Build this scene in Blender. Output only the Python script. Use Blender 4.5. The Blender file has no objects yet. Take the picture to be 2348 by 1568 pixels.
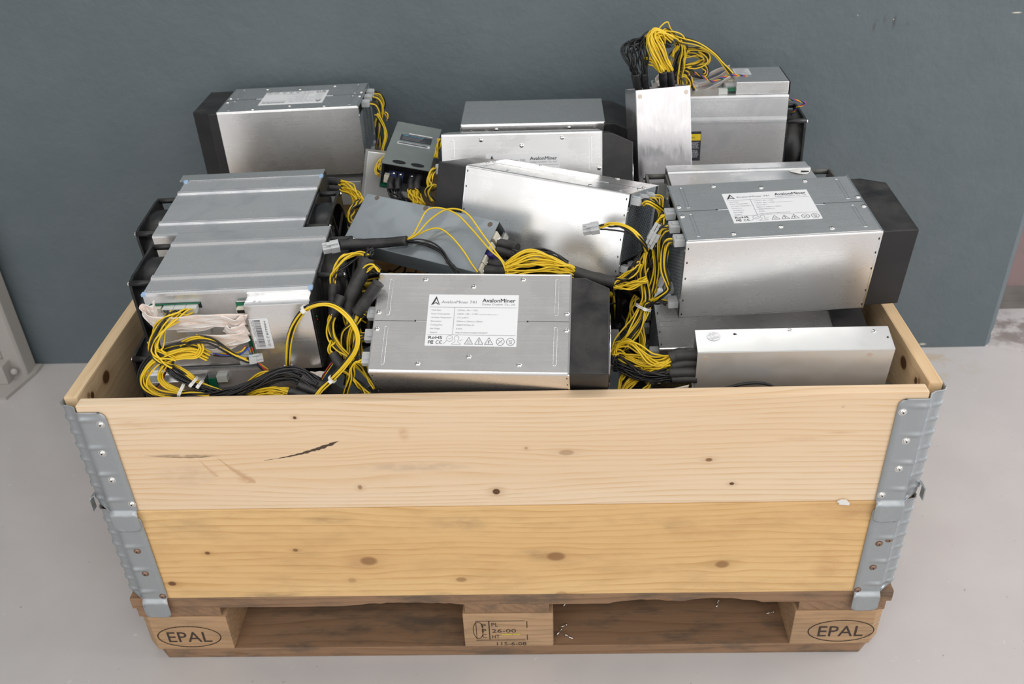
import bpy, bmesh, math, random
from math import sin, cos, pi, radians, sqrt
from mathutils import Matrix, Vector
random.seed(7)
S = bpy.context.scene
COL = S.collection
# ------------------------------------------------------------------ camera, world, light
cd = bpy.data.cameras.new('camera'); cam = bpy.data.objects.new('camera', cd); COL.objects.link(cam)
cam.location = (0.06220, -0.99892, 1.27180)
cam.rotation_euler = (0.991223, 0.033406, 0.016144)
cd.sensor_width = 36; cd.lens = 32.6107
cd.clip_start = .02
cd.dof.use_dof = True; cd.dof.focus_distance = 1.36; cd.dof.aperture_fstop = 6.3
S.camera = cam
S.view_settings.view_transform = 'Standard'; S.view_settings.look = 'None'
S.view_settings.gamma = 1; S.view_settings.use_curve_mapping = False
S.view_settings.exposure = EXPOSURE = 0.0
w = bpy.data.worlds.new('world'); S.world = w; w.use_nodes = True
wn = w.node_tree.nodes; bg = wn['Background']
bg.inputs[0].default_value = (1, .975, .95, 1); bg.inputs[1].default_value = .32

def area(name, loc, target, sx, sy, power, color):
    d = bpy.data.lights.new(name, 'AREA'); d.shape = 'RECTANGLE'; d.size = sx; d.size_y = sy
    d.energy = power; d.color = color
    o = bpy.data.objects.new(name, d); COL.objects.link(o); o.location = loc
    o.rotation_euler = (Vector(target) - Vector(loc)).to_track_quat('-Z', 'Y').to_euler()
    return o
# tall windows behind the photographer, a skylight strip, a door opening to the right, and an added floor fill
area('window_light', (-2.75, -4.0, 1.75), (-.4, .4, .5), 4.2, 3.1, 48, (.985, .99, 1))
area('second_window_light', (2.75, -4.0, 1.75), (.4, .4, .5), 4.6, 3.1, 60, (1, .985, .975))
area('added_floor_fill', (.1, -2.4, 3.1), (.1, -2.3, 0), 4.5, 1.1, 75, (1, .985, .96))  # overhead fill, added to brighten the floor mirrored in the metal fronts
area('strip_skylight', (.2, .70, 2.6), (.2, .6, 0), 3.6, .25, 15, (1, .985, .96))
area('doorway_light', (3.4, .3, 1.5), (.2, .1, .3), 1.8, 2.2, 66, (.95, .97, 1))

# ------------------------------------------------------------------ node helpers
class NT:
    def __init__(s, name):
        s.m = bpy.data.materials.new(name); s.m.use_nodes = True
        s.t = s.m.node_tree; s.b = s.t.nodes['Principled BSDF']
    def n(s, typ, **kw):
        x = s.t.nodes.new(typ)
        for k, v in kw.items(): setattr(x, k, v)
        return x
    def put(s, sock, v):
        if hasattr(v, 'is_output'): s.t.links.new(v, sock)
        elif v is not None:
            if isinstance(v, tuple) and len(v) == 3 and sock.type == 'RGBA': v = (*v, 1)
            sock.default_value = v
    def math(s, op, a, b=None, c=None, clamp=False):
        x = s.n('ShaderNodeMath', operation=op); x.use_clamp = clamp
        s.put(x.inputs[0], a)
        if b is not None: s.put(x.inputs[1], b)
        if c is not None: s.put(x.inputs[2], c)
        return x.outputs[0]
    def obj(s): return s.n('ShaderNodeTexCoord').outputs['Object']
    def xyz(s, v):
        x = s.n('ShaderNodeSeparateXYZ'); s.put(x.inputs[0], v); return x.outputs
    def comb(s, x, y, z):
        c = s.n('ShaderNodeCombineXYZ'); s.put(c.inputs[0], x); s.put(c.inputs[1], y); s.put(c.inputs[2], z); return c.outputs[0]
    def mapping(s, v, scale=(1, 1, 1), loc=(0, 0, 0), rot=(0, 0, 0)):
        x = s.n('ShaderNodeMapping'); s.put(x.inputs[0], v); x.inputs['Scale'].default_value = scale
        x.inputs['Location'].default_value = loc; x.inputs['Rotation'].default_value = rot; return x.outputs[0]
    def noise(s, v, scale, detail=3, rough=.5, dist=0):
        x = s.n('ShaderNodeTexNoise'); s.put(x.inputs['Vector'], v); x.inputs['Scale'].default_value = scale
        x.inputs['Detail'].default_value = detail; x.inputs['Roughness'].default_value = rough
        x.inputs['Distortion'].default_value = dist; return x.outputs[0]
    def ramp(s, f, stops):
        x = s.n('ShaderNodeValToRGB'); s.put(x.inputs[0], f); e = x.color_ramp.elements
        while len(e) < len(stops): e.new(.5)
        for i, (p, c) in enumerate(stops):
            e[i].position = p; e[i].color = (*c, 1) if len(c) == 3 else c
        return x.outputs[0]
    def mr(s, f, a, b, c=0, d=1):
        x = s.n('ShaderNodeMapRange'); x.interpolation_type = 'SMOOTHSTEP'
        s.put(x.inputs[0], f)
        for i, v in enumerate((a, b, c, d)): x.inputs[i + 1].default_value = v
        return x.outputs[0]
    def mix(s, f, a, b, mode='MIX'):
        x = s.n('ShaderNodeMix', data_type='RGBA', blend_type=mode)
        s.put(x.inputs[0], f); s.put(x.inputs[6], a); s.put(x.inputs[7], b); return x.outputs[2]
    def bump(s, h, strength=.3, dist=.001):
        x = s.n('ShaderNodeBump'); s.put(x.inputs['Height'], h); x.inputs['Strength'].default_value = strength
        x.inputs['Distance'].default_value = dist; s.put(s.b.inputs['Normal'], x.outputs[0])
    def out(s, base=None, rough=None, metal=None, **kw):
        if base is not None: s.put(s.b.inputs['Base Color'], base)
        if rough is not None: s.put(s.b.inputs['Roughness'], rough)
        if metal is not None: s.put(s.b.inputs['Metallic'], metal)
        for k, v in kw.items(): s.put(s.b.inputs[k.replace('_', ' ')], v)
        return s.m
    def spot(s, X, Z, cx, cz, rx, rz, inner=.3, outer=1.0):
        """1 inside an ellipse of half-axes rx, rz about (cx, cz), 0 outside, soft between."""
        a = s.math('DIVIDE', s.math('SUBTRACT', X, cx), rx); b = s.math('DIVIDE', s.math('SUBTRACT', Z, cz), rz)
        d = s.math('SQRT', s.math('ADD', s.math('MULTIPLY', a, a), s.math('MULTIPLY', b, b)))
        return s.mr(d, inner, outer, 1, 0), d

def plain(name, col, rough=.5, metal=0, **kw):
    t = NT(name); return t.out(col, rough, metal, **kw)

def mat_metal(name, col, r0, r1, streak=(2, 60, 60), smudge=.35, tint=None, bump=.004, metal=1.0, stain=.22):
    t = NT(name); o = t.obj()
    st = t.noise(t.mapping(o, streak), 6, 1, .6)
    sm = t.noise(o, 18, 4, .55, .6)
    f = t.math('MULTIPLY_ADD', t.mr(sm, .38, .62), smudge, t.math('MULTIPLY', st, 1 - smudge))
    rough = t.mr(f, .2, .8, r0, r1)
    c2 = tint or tuple(c * .86 for c in col)
    base = t.mix(t.mr(sm, .42, .72, 0, stain), col, c2)
    scr = t.noise(t.mapping(o, (9, 240, 240), rot=(.3, .5, .9)), 7, 1)
    base = t.mix(t.mr(scr, .73, .77, 0, .14), base, (.95, .95, .95))
    t.bump(t.math('ADD', st, t.math('MULTIPLY', t.noise(o, 6, 1), .5)), bump, .002)
    return t.out(base, rough, metal)

def mat_plastic(name, col, dust, rough=.5, amount=.5):
    t = NT(name); o = t.obj()
    d = t.noise(o, 14, 5, .6, .4); g = t.noise(o, 300, 2)
    nz = t.xyz(t.n('ShaderNodeNewGeometry').outputs['Normal'])[2]
    f = t.math('MULTIPLY', t.math('MULTIPLY', t.mr(d, .35, .7), t.mr(nz, -.2, .8, .35, 1)), amount)
    f = t.math('ADD', f, t.mr(g, .62, .75, 0, .12))
    t.bump(g, .08, .0006)
    return t.out(t.mix(f, col, dust), t.mr(d, .3, .7, rough - .08, rough + .15))

def mat_wood(name, light, dark, freq, knots=(), axis='xz', amp=.02, stains=(), dirt=0.0, cracks=(), rough=.62, seed=0.0, dirtcol=(.10, .075, .055)):
    """Long-grained wood: grain runs along the board, bends round each knot (x, z, rx, rz, darkness)."""
    t = NT(name); o = t.obj(); c = t.xyz(o)
    ix = {'x': 0, 'y': 1, 'z': 2}
    X, Z = c[ix[axis[0]]], c[ix[axis[1]]]
    oth = c[3 - ix[axis[0]] - ix[axis[1]]]
    X = t.math('ADD', X, seed)
    lo = t.comb(t.math('MULTIPLY', X, 1.0), t.math('MULTIPLY', Z, 5.0), t.math('MULTIPLY', oth, 5.0))
    n1 = t.noise(lo, 1.6, 3, .5); n2 = t.noise(lo, 7, 3, .6)
    v = t.math('ADD', Z, t.math('MULTIPLY', oth, .8))
    v = t.math('MULTIPLY_ADD', n1, amp * 3.4, v); v = t.math('MULTIPLY_ADD', n2, amp * .22, v)
    dk = None
    for (kx, kz, rx, rz, dd) in knots:
        m, d = t.spot(X, Z, kx + seed, kz, rx * 4.2, rz * 3.4, 0, 1)
        sgn = t.math('MULTIPLY', m, t.math('SUBTRACT', Z, kz))
        v = t.math('MULTIPLY_ADD', sgn, -.62, v)
        if dd > 0:
            k, d2 = t.spot(X, Z, kx + seed, kz, rx, rz, .55, 1.15)
            k = t.math('MULTIPLY', k, dd); h = t.math('MULTIPLY', t.math('MULTIPLY', m, m), dd * .30)
            k = t.math('MAXIMUM', k, h)
            dk = k if dk is None else t.math('MAXIMUM', dk, k)
    fr = t.math('FRACT', t.math('MULTIPLY', v, freq / 6.2832))
    g = t.math('MULTIPLY', t.math('POWER', fr, 3.2), t.mr(fr, .93, 1.0, 1, .1))
    g = t.math('MULTIPLY', g, t.mr(n2, .32, .68, .25, 1))
    fib = t.noise(t.comb(t.math('MULTIPLY', X, 5), t.math('MULTIPLY', Z, 260), t.math('MULTIPLY', oth, 260)), 1, 3, .6)
    f = t.math('MULTIPLY_ADD', fib, .34, t.math('MULTIPLY', g, .95), clamp=True)
    base = t.mix(f, light, dark)
    big = t.noise(lo, 1.1, 2)
    base = t.mix(t.mr(big, .35, .7, 0, .35), base, tuple(x * y for x, y in zip(dark, (1.06, .98, .9))))
    for (sx, sz, rx, rz, col, amt) in stains:
        m, d = t.spot(X, Z, sx + seed, sz, rx, rz, .15, 1)
        m = t.math('MULTIPLY', m, t.mr(t.noise(t.comb(t.math('MULTIPLY', X, 40), t.math('MULTIPLY', Z, 90), 0), 1, 4), .35, .6, .1, amt))
        base = t.mix(m, base, col)
    if dk is not None:
        base = t.mix(t.math('MULTIPLY', dk, 1.25, clamp=True), base, (.26, .115, .04)); base = t.mix(t.mr(dk, .55, .95, 0, .8), base, (.075, .035, .015))
    for (x0, z0, x1, z1, wd, amt, *cc) in cracks:
        L = sqrt((x1 - x0) ** 2 + (z1 - z0) ** 2); ux, uz = (x1 - x0) / L, (z1 - z0) / L
        a = t.math('SUBTRACT', X, x0 + seed); b = t.math('SUBTRACT', Z, z0)
        al = t.math('DIVIDE', t.math('ADD', t.math('MULTIPLY', a, ux), t.math('MULTIPLY', b, uz)), L)
        ac = t.math('ABSOLUTE', t.math('SUBTRACT', t.math('SUBTRACT', t.math('MULTIPLY', b, ux), t.math('MULTIPLY', a, uz)),
             t.math('MULTIPLY', t.math('MULTIPLY', al, t.math('SUBTRACT', al, 1)), L * .16)))
        jit = t.noise(t.comb(t.math('MULTIPLY', X, 120), t.math('MULTIPLY', Z, 300), 0), 1, 3)
        ends = t.math('MULTIPLY', t.mr(al, 0, .85, .12, 1), t.mr(al, .9, 1.0, 1, .05))
        wdt = t.math('MULTIPLY', t.math('MULTIPLY', ends, t.mr(jit, .3, .7, .55, 1.3)), wd)
        m = t.mr(t.math('DIVIDE', ac, wdt), .1 if cc else .55, 1.15, 1, 0)
        m = t.math('MULTIPLY', m, t.math('MULTIPLY', t.math('GREATER_THAN', al, 0), t.math('LESS_THAN', al, 1)))
        base = t.mix(t.math('MULTIPLY', m, amt), base, cc[0] if cc else (.035, .018, .01))
    if dirt > 0:
        dn = t.noise(t.comb(t.math('MULTIPLY', X, 7), t.math('MULTIPLY', Z, 22), t.math('MULTIPLY', oth, 22)), 1.4, 5, .65)
        base = t.mix(t.mr(dn, .42, .72, 0, dirt), base, dirtcol)
    t.bump(fib, .25, .0012)
    return t.out(base, rough)

def sub(*a): return tuple(a)
M = {}
M['alu'] = mat_metal('brushed_aluminium', (.87, .865, .86), .25, .30, smudge=.3, metal=.9, streak=(1, 70, 70), tint=(.76, .77, .785))
M['alu_top'] = M['alu']
M['extrusion'] = mat_metal('extruded_aluminium', (.76, .765, .775), .27, .33, streak=(.5, 90, 90), smudge=.5, tint=(.50, .53, .56), metal=.68, stain=.5)
M['edge'] = plain('bare_aluminium_edge', (.86, .87, .88), .22, 1)
M['zinc'] = mat_metal('zinc_plated_sheet', (.285, .32, .345), .36, .5, streak=(10, 10, 10), smudge=.6, tint=(.255, .29, .31), metal=.5)
M['zinc_green'] = mat_metal('green_grey_zinc_sheet', (.36, .40, .385), .34, .46, streak=(10, 10, 10), smudge=.6, tint=(.31, .345, .33), metal=.55)
M['zinc_light'] = mat_metal('pale_zinc_sheet', (.72, .725, .72), .34, .46, streak=(10, 10, 10), smudge=.5, tint=(.66, .68, .68), metal=.7)
M['mirror'] = mat_metal('bright_polished_sheet', (.68, .66, .67), .16, .30, streak=(6, 30, 6), smudge=.3, tint=(.63, .61, .62), metal=.9)
M['galv'] = mat_metal('galvanised_steel', (.40, .425, .44), .40, .55, streak=(14, 14, 14), smudge=.6, tint=(.34, .365, .38), bump=.03, metal=.65)
M['steel'] = plain('bright_screw_steel', (.82, .82, .80), .2, 1)
M['rust_rivet'] = plain('rusty_rivet_steel', (.30, .20, .15), .5, .8)
M['brass'] = plain('brass', (.75, .55, .22), .3, 1)
M['black'] = mat_plastic('black_shroud_plastic', (.010, .010, .0115), (.10, .095, .085), .42, .34)
M['fan'] = mat_plastic('black_fan_plastic', (.010, .011, .013), (.11, .105, .09), .42, .36)
M['fan_grey'] = mat_plastic('dusty_grey_fan_plastic', (.06, .062, .06), (.22, .21, .18), .5, .6)
M['sleeve'] = mat_plastic('black_heat_shrink', (.013, .013, .014), (.11, .105, .095), .5, .45)
M['yellow'] = plain('yellow_wire_pvc', (.80, .55, .022), .38)
M['blackwire'] = plain('black_wire_pvc', (.014, .014, .015), .36)
M['red'] = plain('red_wire_pvc', (.62, .04, .03), .4)
M['blue'] = plain('blue_wire_pvc', (.03, .09, .42), .4)
M['conn'] = plain('milky_connector_nylon', (.66, .68, .69), .36, 0, Transmission_Weight=.25, IOR=1.45)
M['ivory'] = plain('ivory_connector_plastic', (.74, .70, .58), .45)
M['grey_conn'] = plain('pale_grey_connector_plastic', (.58, .60, .57), .45)
M['tie'] = plain('white_nylon_tie', (.82, .81, .78), .4)
M['pcb'] = plain('green_circuit_board', (.01, .16, .085), .4)
M['dark'] = plain('dark_interior', (.010, .010, .011), .6)
M['copper'] = plain('copper_spot', (.66, .57, .50), .5, .6)
M['hexspot'] = plain('brown_weld_spot', (.16, .13, .11), .55, .4)
M['paper'] = plain('white_sticker_paper', (.80, .81, .82), .5)
M['dullpaper'] = plain('soiled_sticker_paper', (.58, .59, .60), .5)
M['ink'] = plain('black_label_ink', (.035, .035, .045), .5)
M['inkgrey'] = plain('grey_label_ink', (.28, .28, .31), .5)
M['darksticker'] = plain('dark_rating_sticker', (.045, .05, .055), .5)
M['blueprint'] = plain('pale_blue_print', (.12, .32, .45), .5)
M['stickeryellow'] = plain('yellow_warning_sticker', (.86, .62, .02), .45)
M['bluetape'] = plain('blue_tape', (.35, .52, .74), .4)
M['blueplate'] = plain('blue_terminal_block', (.03, .025, .16), .4)
M['cap'] = plain('blue_capacitor_sleeve', (.04, .05, .13), .3)
M['stamp'] = plain('burnt_stamp_ink', (.045, .03, .022), .7)
M['yellowchalk'] = plain('yellow_crayon', (.55, .45, .06), .8)
M['scrap'] = plain('white_paper_scrap', (.82, .81, .78), .7)
M['card'] = plain('torn_cardboard', (.52, .47, .38), .8)
M['post'] = plain('cream_painted_steel', (.42, .40, .375), .5)
M['rustpaint'] = plain('rusty_paint', (.30, .23, .13), .7)
# ribbon cable: white with rows of orange dashes
t = NT('ribbon_cable_print'); uv = t.n('ShaderNodeTexCoord').outputs['UV']
br = t.n('ShaderNodeTexBrick'); t.put(br.inputs['Vector'], t.mapping(uv, (60, 9, 1))); br.inputs['Scale'].default_value = 1
br.inputs['Mortar Size'].default_value = .0; br.inputs['Bias'].default_value = -.35
br.inputs['Color1'].default_value = (.86, .83, .80, 1); br.inputs['Color2'].default_value = (.84, .50, .34, 1)
br.inputs['Brick Width'].default_value = 1.5; br.inputs['Row Height'].default_value = .5
rows = t.math('SINE', t.math('MULTIPLY', t.xyz(uv)[1], 2 * pi * 14)); t.bump(rows, .35, .0008)
M['ribbon'] = t.out(t.mix(t.mr(rows, -1, -.6, .35, 0), br.outputs[0], (.5, .42, .38)), .55)
# painted wall: blue-grey roller paint with a trowelled surface, chips and four dark finger smears
t = NT('blue_grey_wall_paint'); o = t.obj(); c = t.xyz(o)
n = t.noise(o, 9, 4, .6); f = t.noise(o, 90, 3)
base = t.mix(t.mr(n, .35, .7), (.110, .140, .155), (.121, .151, .166))
for (x, z, rx, rz, a) in ((.730, .768, .0045, .018, .75), (.749, .779, .004, .012, .5), (.768, .776, .005, .021, .8), (.795, .770, .006, .007, .4), (.15, 1.3, .05, .01, .2), (-.5, .62, .02, .004, .15)):
    m, d = t.spot(c[0], c[2], x, z, rx, rz, .1, 1)
    base = t.mix(t.math('MULTIPLY', t.math('MULTIPLY', m, t.mr(t.noise(o, 160, 3), .35, .6, .3, 1)), a), base, (.07, .065, .065))
for (x, z, rx, rz) in ((.696, .789, .004, .003), (.766, .779, .002, .0015), (1.003, .785, .013, .0022), (.98, .01, .012, .004), (.87, .02, .004, .003), (1.15, .03, .008, .012), (-.33, .62, .003, .002)):
    m, d = t.spot(c[0], c[2], x, z, rx, rz, .3, 1)
    base = t.mix(t.math('MULTIPLY', m, t.mr(f, .35, .55)), base, (.62, .58, .50))
t.bump(t.math('ADD', t.math('MULTIPLY', t.noise(o, 34, 4, .6), .75), t.math('MULTIPLY', f, .25)), .32, .006)
M['wall'] = t.out(base, .55)
t = NT('pink_plaster'); o = t.obj()
M['pinkwall'] = t.out(t.mix(t.noise(o, 30, 4), (.30, .20, .19), (.22, .17, .17)), .8)
t = NT('grimy_concrete'); o = t.obj()
M['grime'] = t.out(t.mix(t.noise(o, 20, 5), (.10, .09, .08), (.24, .22, .2)), .85)
# painted concrete floor
t = NT('pale_grey_floor_paint'); o = t.obj(); c = t.xyz(o)
n = t.noise(o, 5, 5, .6); f = t.noise(o, 240, 2); sp = t.noise(o, 75, 2)
base = t.mix(t.mr(n, .3, .7), (.525, .502, .497), (.56, .537, .53))
base = t.mix(t.mr(sp, .735, .77, 0, .5), base, (.22, .20, .19))
base = t.mix(t.mr(t.noise(o, 33, 3), .70, .76, 0, .5), base, (.72, .70, .68))
m, d = t.spot(c[0], c[1], 1.0, .83, .11, .10, .3, 1)
base = t.mix(t.math('MULTIPLY', m, t.mr(t.noise(o, 16, 5, .65), .46, .64, 0, .55)), base, (.48, .34, .16))
m, d = t.spot(c[0], c[1], 1.24, .95, .16, .12, .3, 1)
base = t.mix(t.math('MULTIPLY', m, t.mr(t.noise(o, 18, 5, .65), .42, .6, 0, .7)), base, (.16, .13, .11))
t.bump(t.math('ADD', n, t.math('MULTIPLY', f, .15)), .12, .004)
M['floor'] = t.out(base, t.mr(n, .3, .7, .16, .26))
# ------------------------------------------------------------------ mesh helpers
class MB:
    """Collects shapes into ONE mesh; every shape carries a material slot number."""
    def __init__(s): s.v = []; s.f = []; s.mi = []; s.sm = []; s.uv = {}
    def add(s, vs, fs, mi=0, smooth=False, uvs=None):
        b = len(s.v); s.v += [tuple(p) for p in vs]
        for k, q in enumerate(fs):
            if uvs: s.uv[len(s.f)] = uvs[k]
            s.f.append(tuple(b + i for i in q)); s.mi.append(mi); s.sm.append(smooth)
        return s
    def box(s, x0, x1, y0, y1, z0, z1, mi=0, bev=0, T=None):
        bm = bmesh.new(); bmesh.ops.create_cube(bm, size=1)
        for v in bm.verts: v.co = Vector(((x0 + x1) / 2 + v.co.x * (x1 - x0), (y0 + y1) / 2 + v.co.y * (y1 - y0), (z0 + z1) / 2 + v.co.z * (z1 - z0)))
        if bev: bmesh.ops.bevel(bm, geom=bm.edges[:], offset=bev, segments=2, profile=.7, affect='EDGES')
        return s._bm(bm, mi, False, T)
    def _bm(s, bm, mi, smooth, T=None):
        if T is not None: bmesh.ops.transform(bm, matrix=T, verts=bm.verts)
        bm.verts.index_update()
        s.add([v.co for v in bm.verts], [[v.index for v in f.verts] for f in bm.faces], mi, smooth); bm.free(); return s
    def prism(s, poly, a0, a1, axis='x', mi=0, bev=0, bev_all=False, smooth=False, T=None):
        """poly: 2D outline in the other two axes (order x,y,z), swept along axis from a0 to a1."""
        bm = bmesh.new()
        def P(p, a): return {'x': (a, p[0], p[1]), 'y': (p[0], a, p[1]), 'z': (p[0], p[1], a)}[axis]
        A = [bm.verts.new(P(p, a0)) for p in poly]; B = [bm.verts.new(P(p, a1)) for p in poly]
        bm.faces.new(A[::-1]); bm.faces.new(B); n = len(poly)
        side = [bm.faces.new((A[i], A[(i + 1) % n], B[(i + 1) % n], B[i])) for i in range(n)]
        bmesh.ops.recalc_face_normals(bm, faces=bm.faces[:])
        if bev:
            ed = bm.edges[:] if bev_all else [e for e in bm.edges if (e.verts[0] in A) != (e.verts[1] in A)]
            bmesh.ops.bevel(bm, geom=ed, offset=bev, segments=3, profile=.6, affect='EDGES')
        return s._bm(bm, mi, smooth, T)
    def tube(s, path, r, n=6, mi=0, caps=True, close=False):
        path = [Vector(p) for p in path]; L = len(path)
        rs = r if isinstance(r, (list, tuple)) else [r] * L
        vs = []; fs = []; up = None
        for i in range(L):
            t = (path[min(i + 1, L - 1)] - path[max(i - 1, 0)])
            t = t.normalized() if t.length > 1e-9 else Vector((0, 0, 1))
            if up is None: up = t.orthogonal().normalized()
            up = (up - t * up.dot(t)); up = up.normalized() if up.length > 1e-6 else t.orthogonal().normalized()
            sd = t.cross(up)
            for k in range(n):
                a = 2 * pi * k / n; vs.append(path[i] + (up * cos(a) + sd * sin(a)) * rs[i])
        for i in range(L - 1):
            for k in range(n): fs.append((i * n + k, i * n + (k + 1) % n, (i + 1) * n + (k + 1) % n, (i + 1) * n + k))
        s.add(vs, fs, mi, True)
        if caps:
            b = len(s.v) - len(vs)
            for q in (list(range(n))[::-1], [(L - 1) * n + k for k in range(n)]):
                s.f.append(tuple(b + i for i in q)); s.mi.append(mi); s.sm.append(False)
        return s
    def cyl(s, c, axis, r, h, n=16, mi=0, r2=None):
        ax = Vector(axis).normalized(); return s.tube([Vector(c), Vector(c) + ax * h], [r, r2 if r2 is not None else r], n, mi)
    def dome(s, c, axis, r, h, n=12, mi=0, rings=4):
        """A rounded rivet or screw head: base circle at c, bulging along axis."""
        ax = Vector(axis).normalized(); c = Vector(c)
        ph = [pi / 2 * i / rings for i in range(rings + 1)]
        return s.tube([c + ax * h * sin(p) for p in ph], [max(r * cos(p), r * .03) for p in ph], n, mi)
    def disc(s, c, axis, r, n=16, mi=0):
        ax = Vector(axis).normalized(); u = ax.orthogonal().normalized(); w_ = ax.cross(u); c = Vector(c)
        return s.add([c + (u * cos(2 * pi * k / n) + w_ * sin(2 * pi * k / n)) * r for k in range(n)], [list(range(n))], mi)
    def quad(s, a, b, c, d, mi=0): return s.add([a, b, c, d], [(0, 1, 2, 3)], mi)
    def merge(s, o, T=None, mi=None):
        vs = [T @ Vector(p) for p in o.v] if T is not None else o.v
        b = len(s.v); s.v += [tuple(p) for p in vs]
        for k, q in enumerate(o.f):
            if k in o.uv: s.uv[len(s.f)] = o.uv[k]
            s.f.append(tuple(b + i for i in q)); s.mi.append(o.mi[k] if mi is None else mi); s.sm.append(o.sm[k])
        return s
    def mesh(s, name, mats, T=None):
        me = bpy.data.meshes.new(name)
        me.from_pydata([T @ Vector(p) for p in s.v] if T is not None else s.v, [], s.f)
        for m in (mats if isinstance(mats, (list, tuple)) else [mats]): me.materials.append(M[m])
        me.polygons.foreach_set('material_index', s.mi); me.polygons.foreach_set('use_smooth', s.sm)
        if s.uv:
            ul = me.uv_layers.new(name='uv')
            for p in me.polygons:
                if p.index in s.uv:
                    for li, u in zip(p.loop_indices, s.uv[p.index]): ul.data[li].uv = u
        me.update(); return me

def tag(o, label=None, cat=None, group=None, kind=None):
    if label: o['label'] = label
    if cat: o['category'] = cat
    if group: o['group'] = group
    if kind: o['kind'] = kind
    return o
def empty(name, mat4, label, cat, group=None):
    o = bpy.data.objects.new(name, None); COL.objects.link(o); o.matrix_world = mat4; o.empty_display_size = .03
    return tag(o, label, cat, group)
def obj(name, mb, mats, parent=None, label=None, world=False, T=None):
    """One mesh object. With world=True its points are in metres of the room and are turned into the parent's frame."""
    if world and parent is not None:
        r = parent
        W_ = WORLD[r.name] if r.name in WORLD else r.matrix_world
        T = W_.inverted() if T is None else W_.inverted() @ T
    me = mb.mesh(name, mats, T)
    o = bpy.data.objects.new(name, me); COL.objects.link(o)
    if parent is not None: o.parent = parent; WORLD[o.name] = WORLD.get(parent.name, parent.matrix_world)
    if label: o['label'] = label
    return o
WORLD = {}
def copy_tree(o, parent=None):
    c = o.copy(); COL.objects.link(c)
    if parent is not None:
        c.parent = parent; WORLD[c.name] = WORLD.get(parent.name, parent.matrix_world)
    for ch in list(o.children): copy_tree(ch, c)
    return c
def struct(name, mb, mats): return tag(obj(name, mb, mats), kind='structure')
def pose(R, t): return Matrix(((*R[0], t[0]), (*R[1], t[1]), (*R[2], t[2]), (0, 0, 0, 1)))

_tc = {}
def text(mb, txt, u0, u1, v, h, T, mi=0, bold=0.0, align=0):
    """Lettering: fits txt between u0 and u1 (metres) on baseline v with cap height h; T maps (u, v, 0) onto the sheet."""
    key, bolder = (txt, 0), bold; bold = 0
    if key not in _tc:
        c = bpy.data.curves.new('lettering', 'FONT'); c.body = txt; c.resolution_u = 2; c.offset = bold
        o = bpy.data.objects.new('lettering', c)
        me = bpy.data.meshes.new_from_object(o)
        _tc[key] = ([tuple(p.co) for p in me.vertices], [tuple(p.vertices) for p in me.polygons])
        bpy.data.objects.remove(o); bpy.data.meshes.remove(me); bpy.data.curves.remove(c)
    vs, fs = _tc[key]
    if not vs: return
    x0 = min(p[0] for p in vs); x1 = max(p[0] for p in vs); s = (u1 - u0) / (x1 - x0); k = h / .73
    for dx, dy in (((0, 0), (.03, 0), (0, .03), (.03, .03)) if bolder else ((0, 0),)):
        mb.add([T @ Vector(((p[0] - x0) * s + u0 + dx * h, p[1] * k + v + dy * h, (dx + dy) * .0003)) for p in vs], fs, mi)
def stroke(mb, pts, wd, T, mi=0, close=False):
    """A flat pen line of width wd through 2D points."""
    P = [Vector((p[0], p[1], 0)) for p in pts]
    if close: P = P + [P[0]]
    for a, b in zip(P, P[1:]):
        d = (b - a); L = d.length
        if L < 1e-9: continue
        d /= L; n = Vector((-d.y, d.x, 0)) * wd / 2; e = d * wd * .35
        mb.add([T @ q for q in (a - n - e, b - n + e, b + n + e, a + n - e)], [(0, 1, 2, 3)], mi)
def ring(mb, cx, cy, r, wd, T, mi=0, ry=None, n=28, a0=0, a1=2 * pi):
    ry = ry or r
    pts = [(cx + r * cos(a0 + (a1 - a0) * k / n), cy + ry * sin(a0 + (a1 - a0) * k / n)) for k in range(n + 1)]
    stroke(mb, pts, wd, T, mi)

def spline(pts, n):
    """Catmull-Rom through pts, n samples per span."""
    P = [Vector(p) for p in pts]; P = [P[0] * 2 - P[1]] + P + [P[-1] * 2 - P[-2]]; out = []
    for i in range(1, len(P) - 2):
        a, b, c, d = P[i - 1:i + 3]
        for k in range(n):
            t = k / n
            out.append(.5 * ((2 * b) + (c - a) * t + (2 * a - 5 * b + 4 * c - d) * t * t + (3 * b - a - 3 * c + d) * t ** 3))
    out.append(P[-2]); return out
def frames(path):
    up = None; fr = []; L = len(path)
    for i in range(L):
        t = (path[min(i + 1, L - 1)] - path[max(i - 1, 0)]).normalized()
        if up is None: up = t.orthogonal().normalized()
        up = (up - t * up.dot(t)).normalized(); fr.append((up.copy(), t.cross(up)))
    return fr
WIRE_R = .00128
def strands(path, count, R, rng, R0=None, R1=None, r=WIRE_R, spread=1.0, wob=.25):
    """count wires side by side along a path, in a disc of radius R (R0, R1 at the two ends)."""
    fr = frames(path); L = len(path); res = []
    for k in range(count):
        a = 2.4 * k + rng.random() * .5; q = sqrt((k + .5) / count)
        ph = rng.random() * 6.28; ph2 = rng.random() * 6.28; w1 = rng.uniform(.6, 1.4); out = []
        for i, p in enumerate(path):
            s = i / (L - 1)
            Ri = R
            if R0 is not None: Ri = R0 + (R - R0) * min(1, s * 4)
            if R1 is not None and s > .75: Ri = R + (R1 - R) * (s - .75) * 4
            env = min(1, s * 6, (1 - s) * 6)
            rr = q * Ri + wob * R * env * sin(ph + s * 7 * w1)
            aa = a + spread * env * .9 * sin(ph2 + s * 5 * w1)
            u, w_ = fr[i]; out.append(p + u * rr * cos(aa) + w_ * rr * sin(aa))
        res.append((out, r))
    return res
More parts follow.
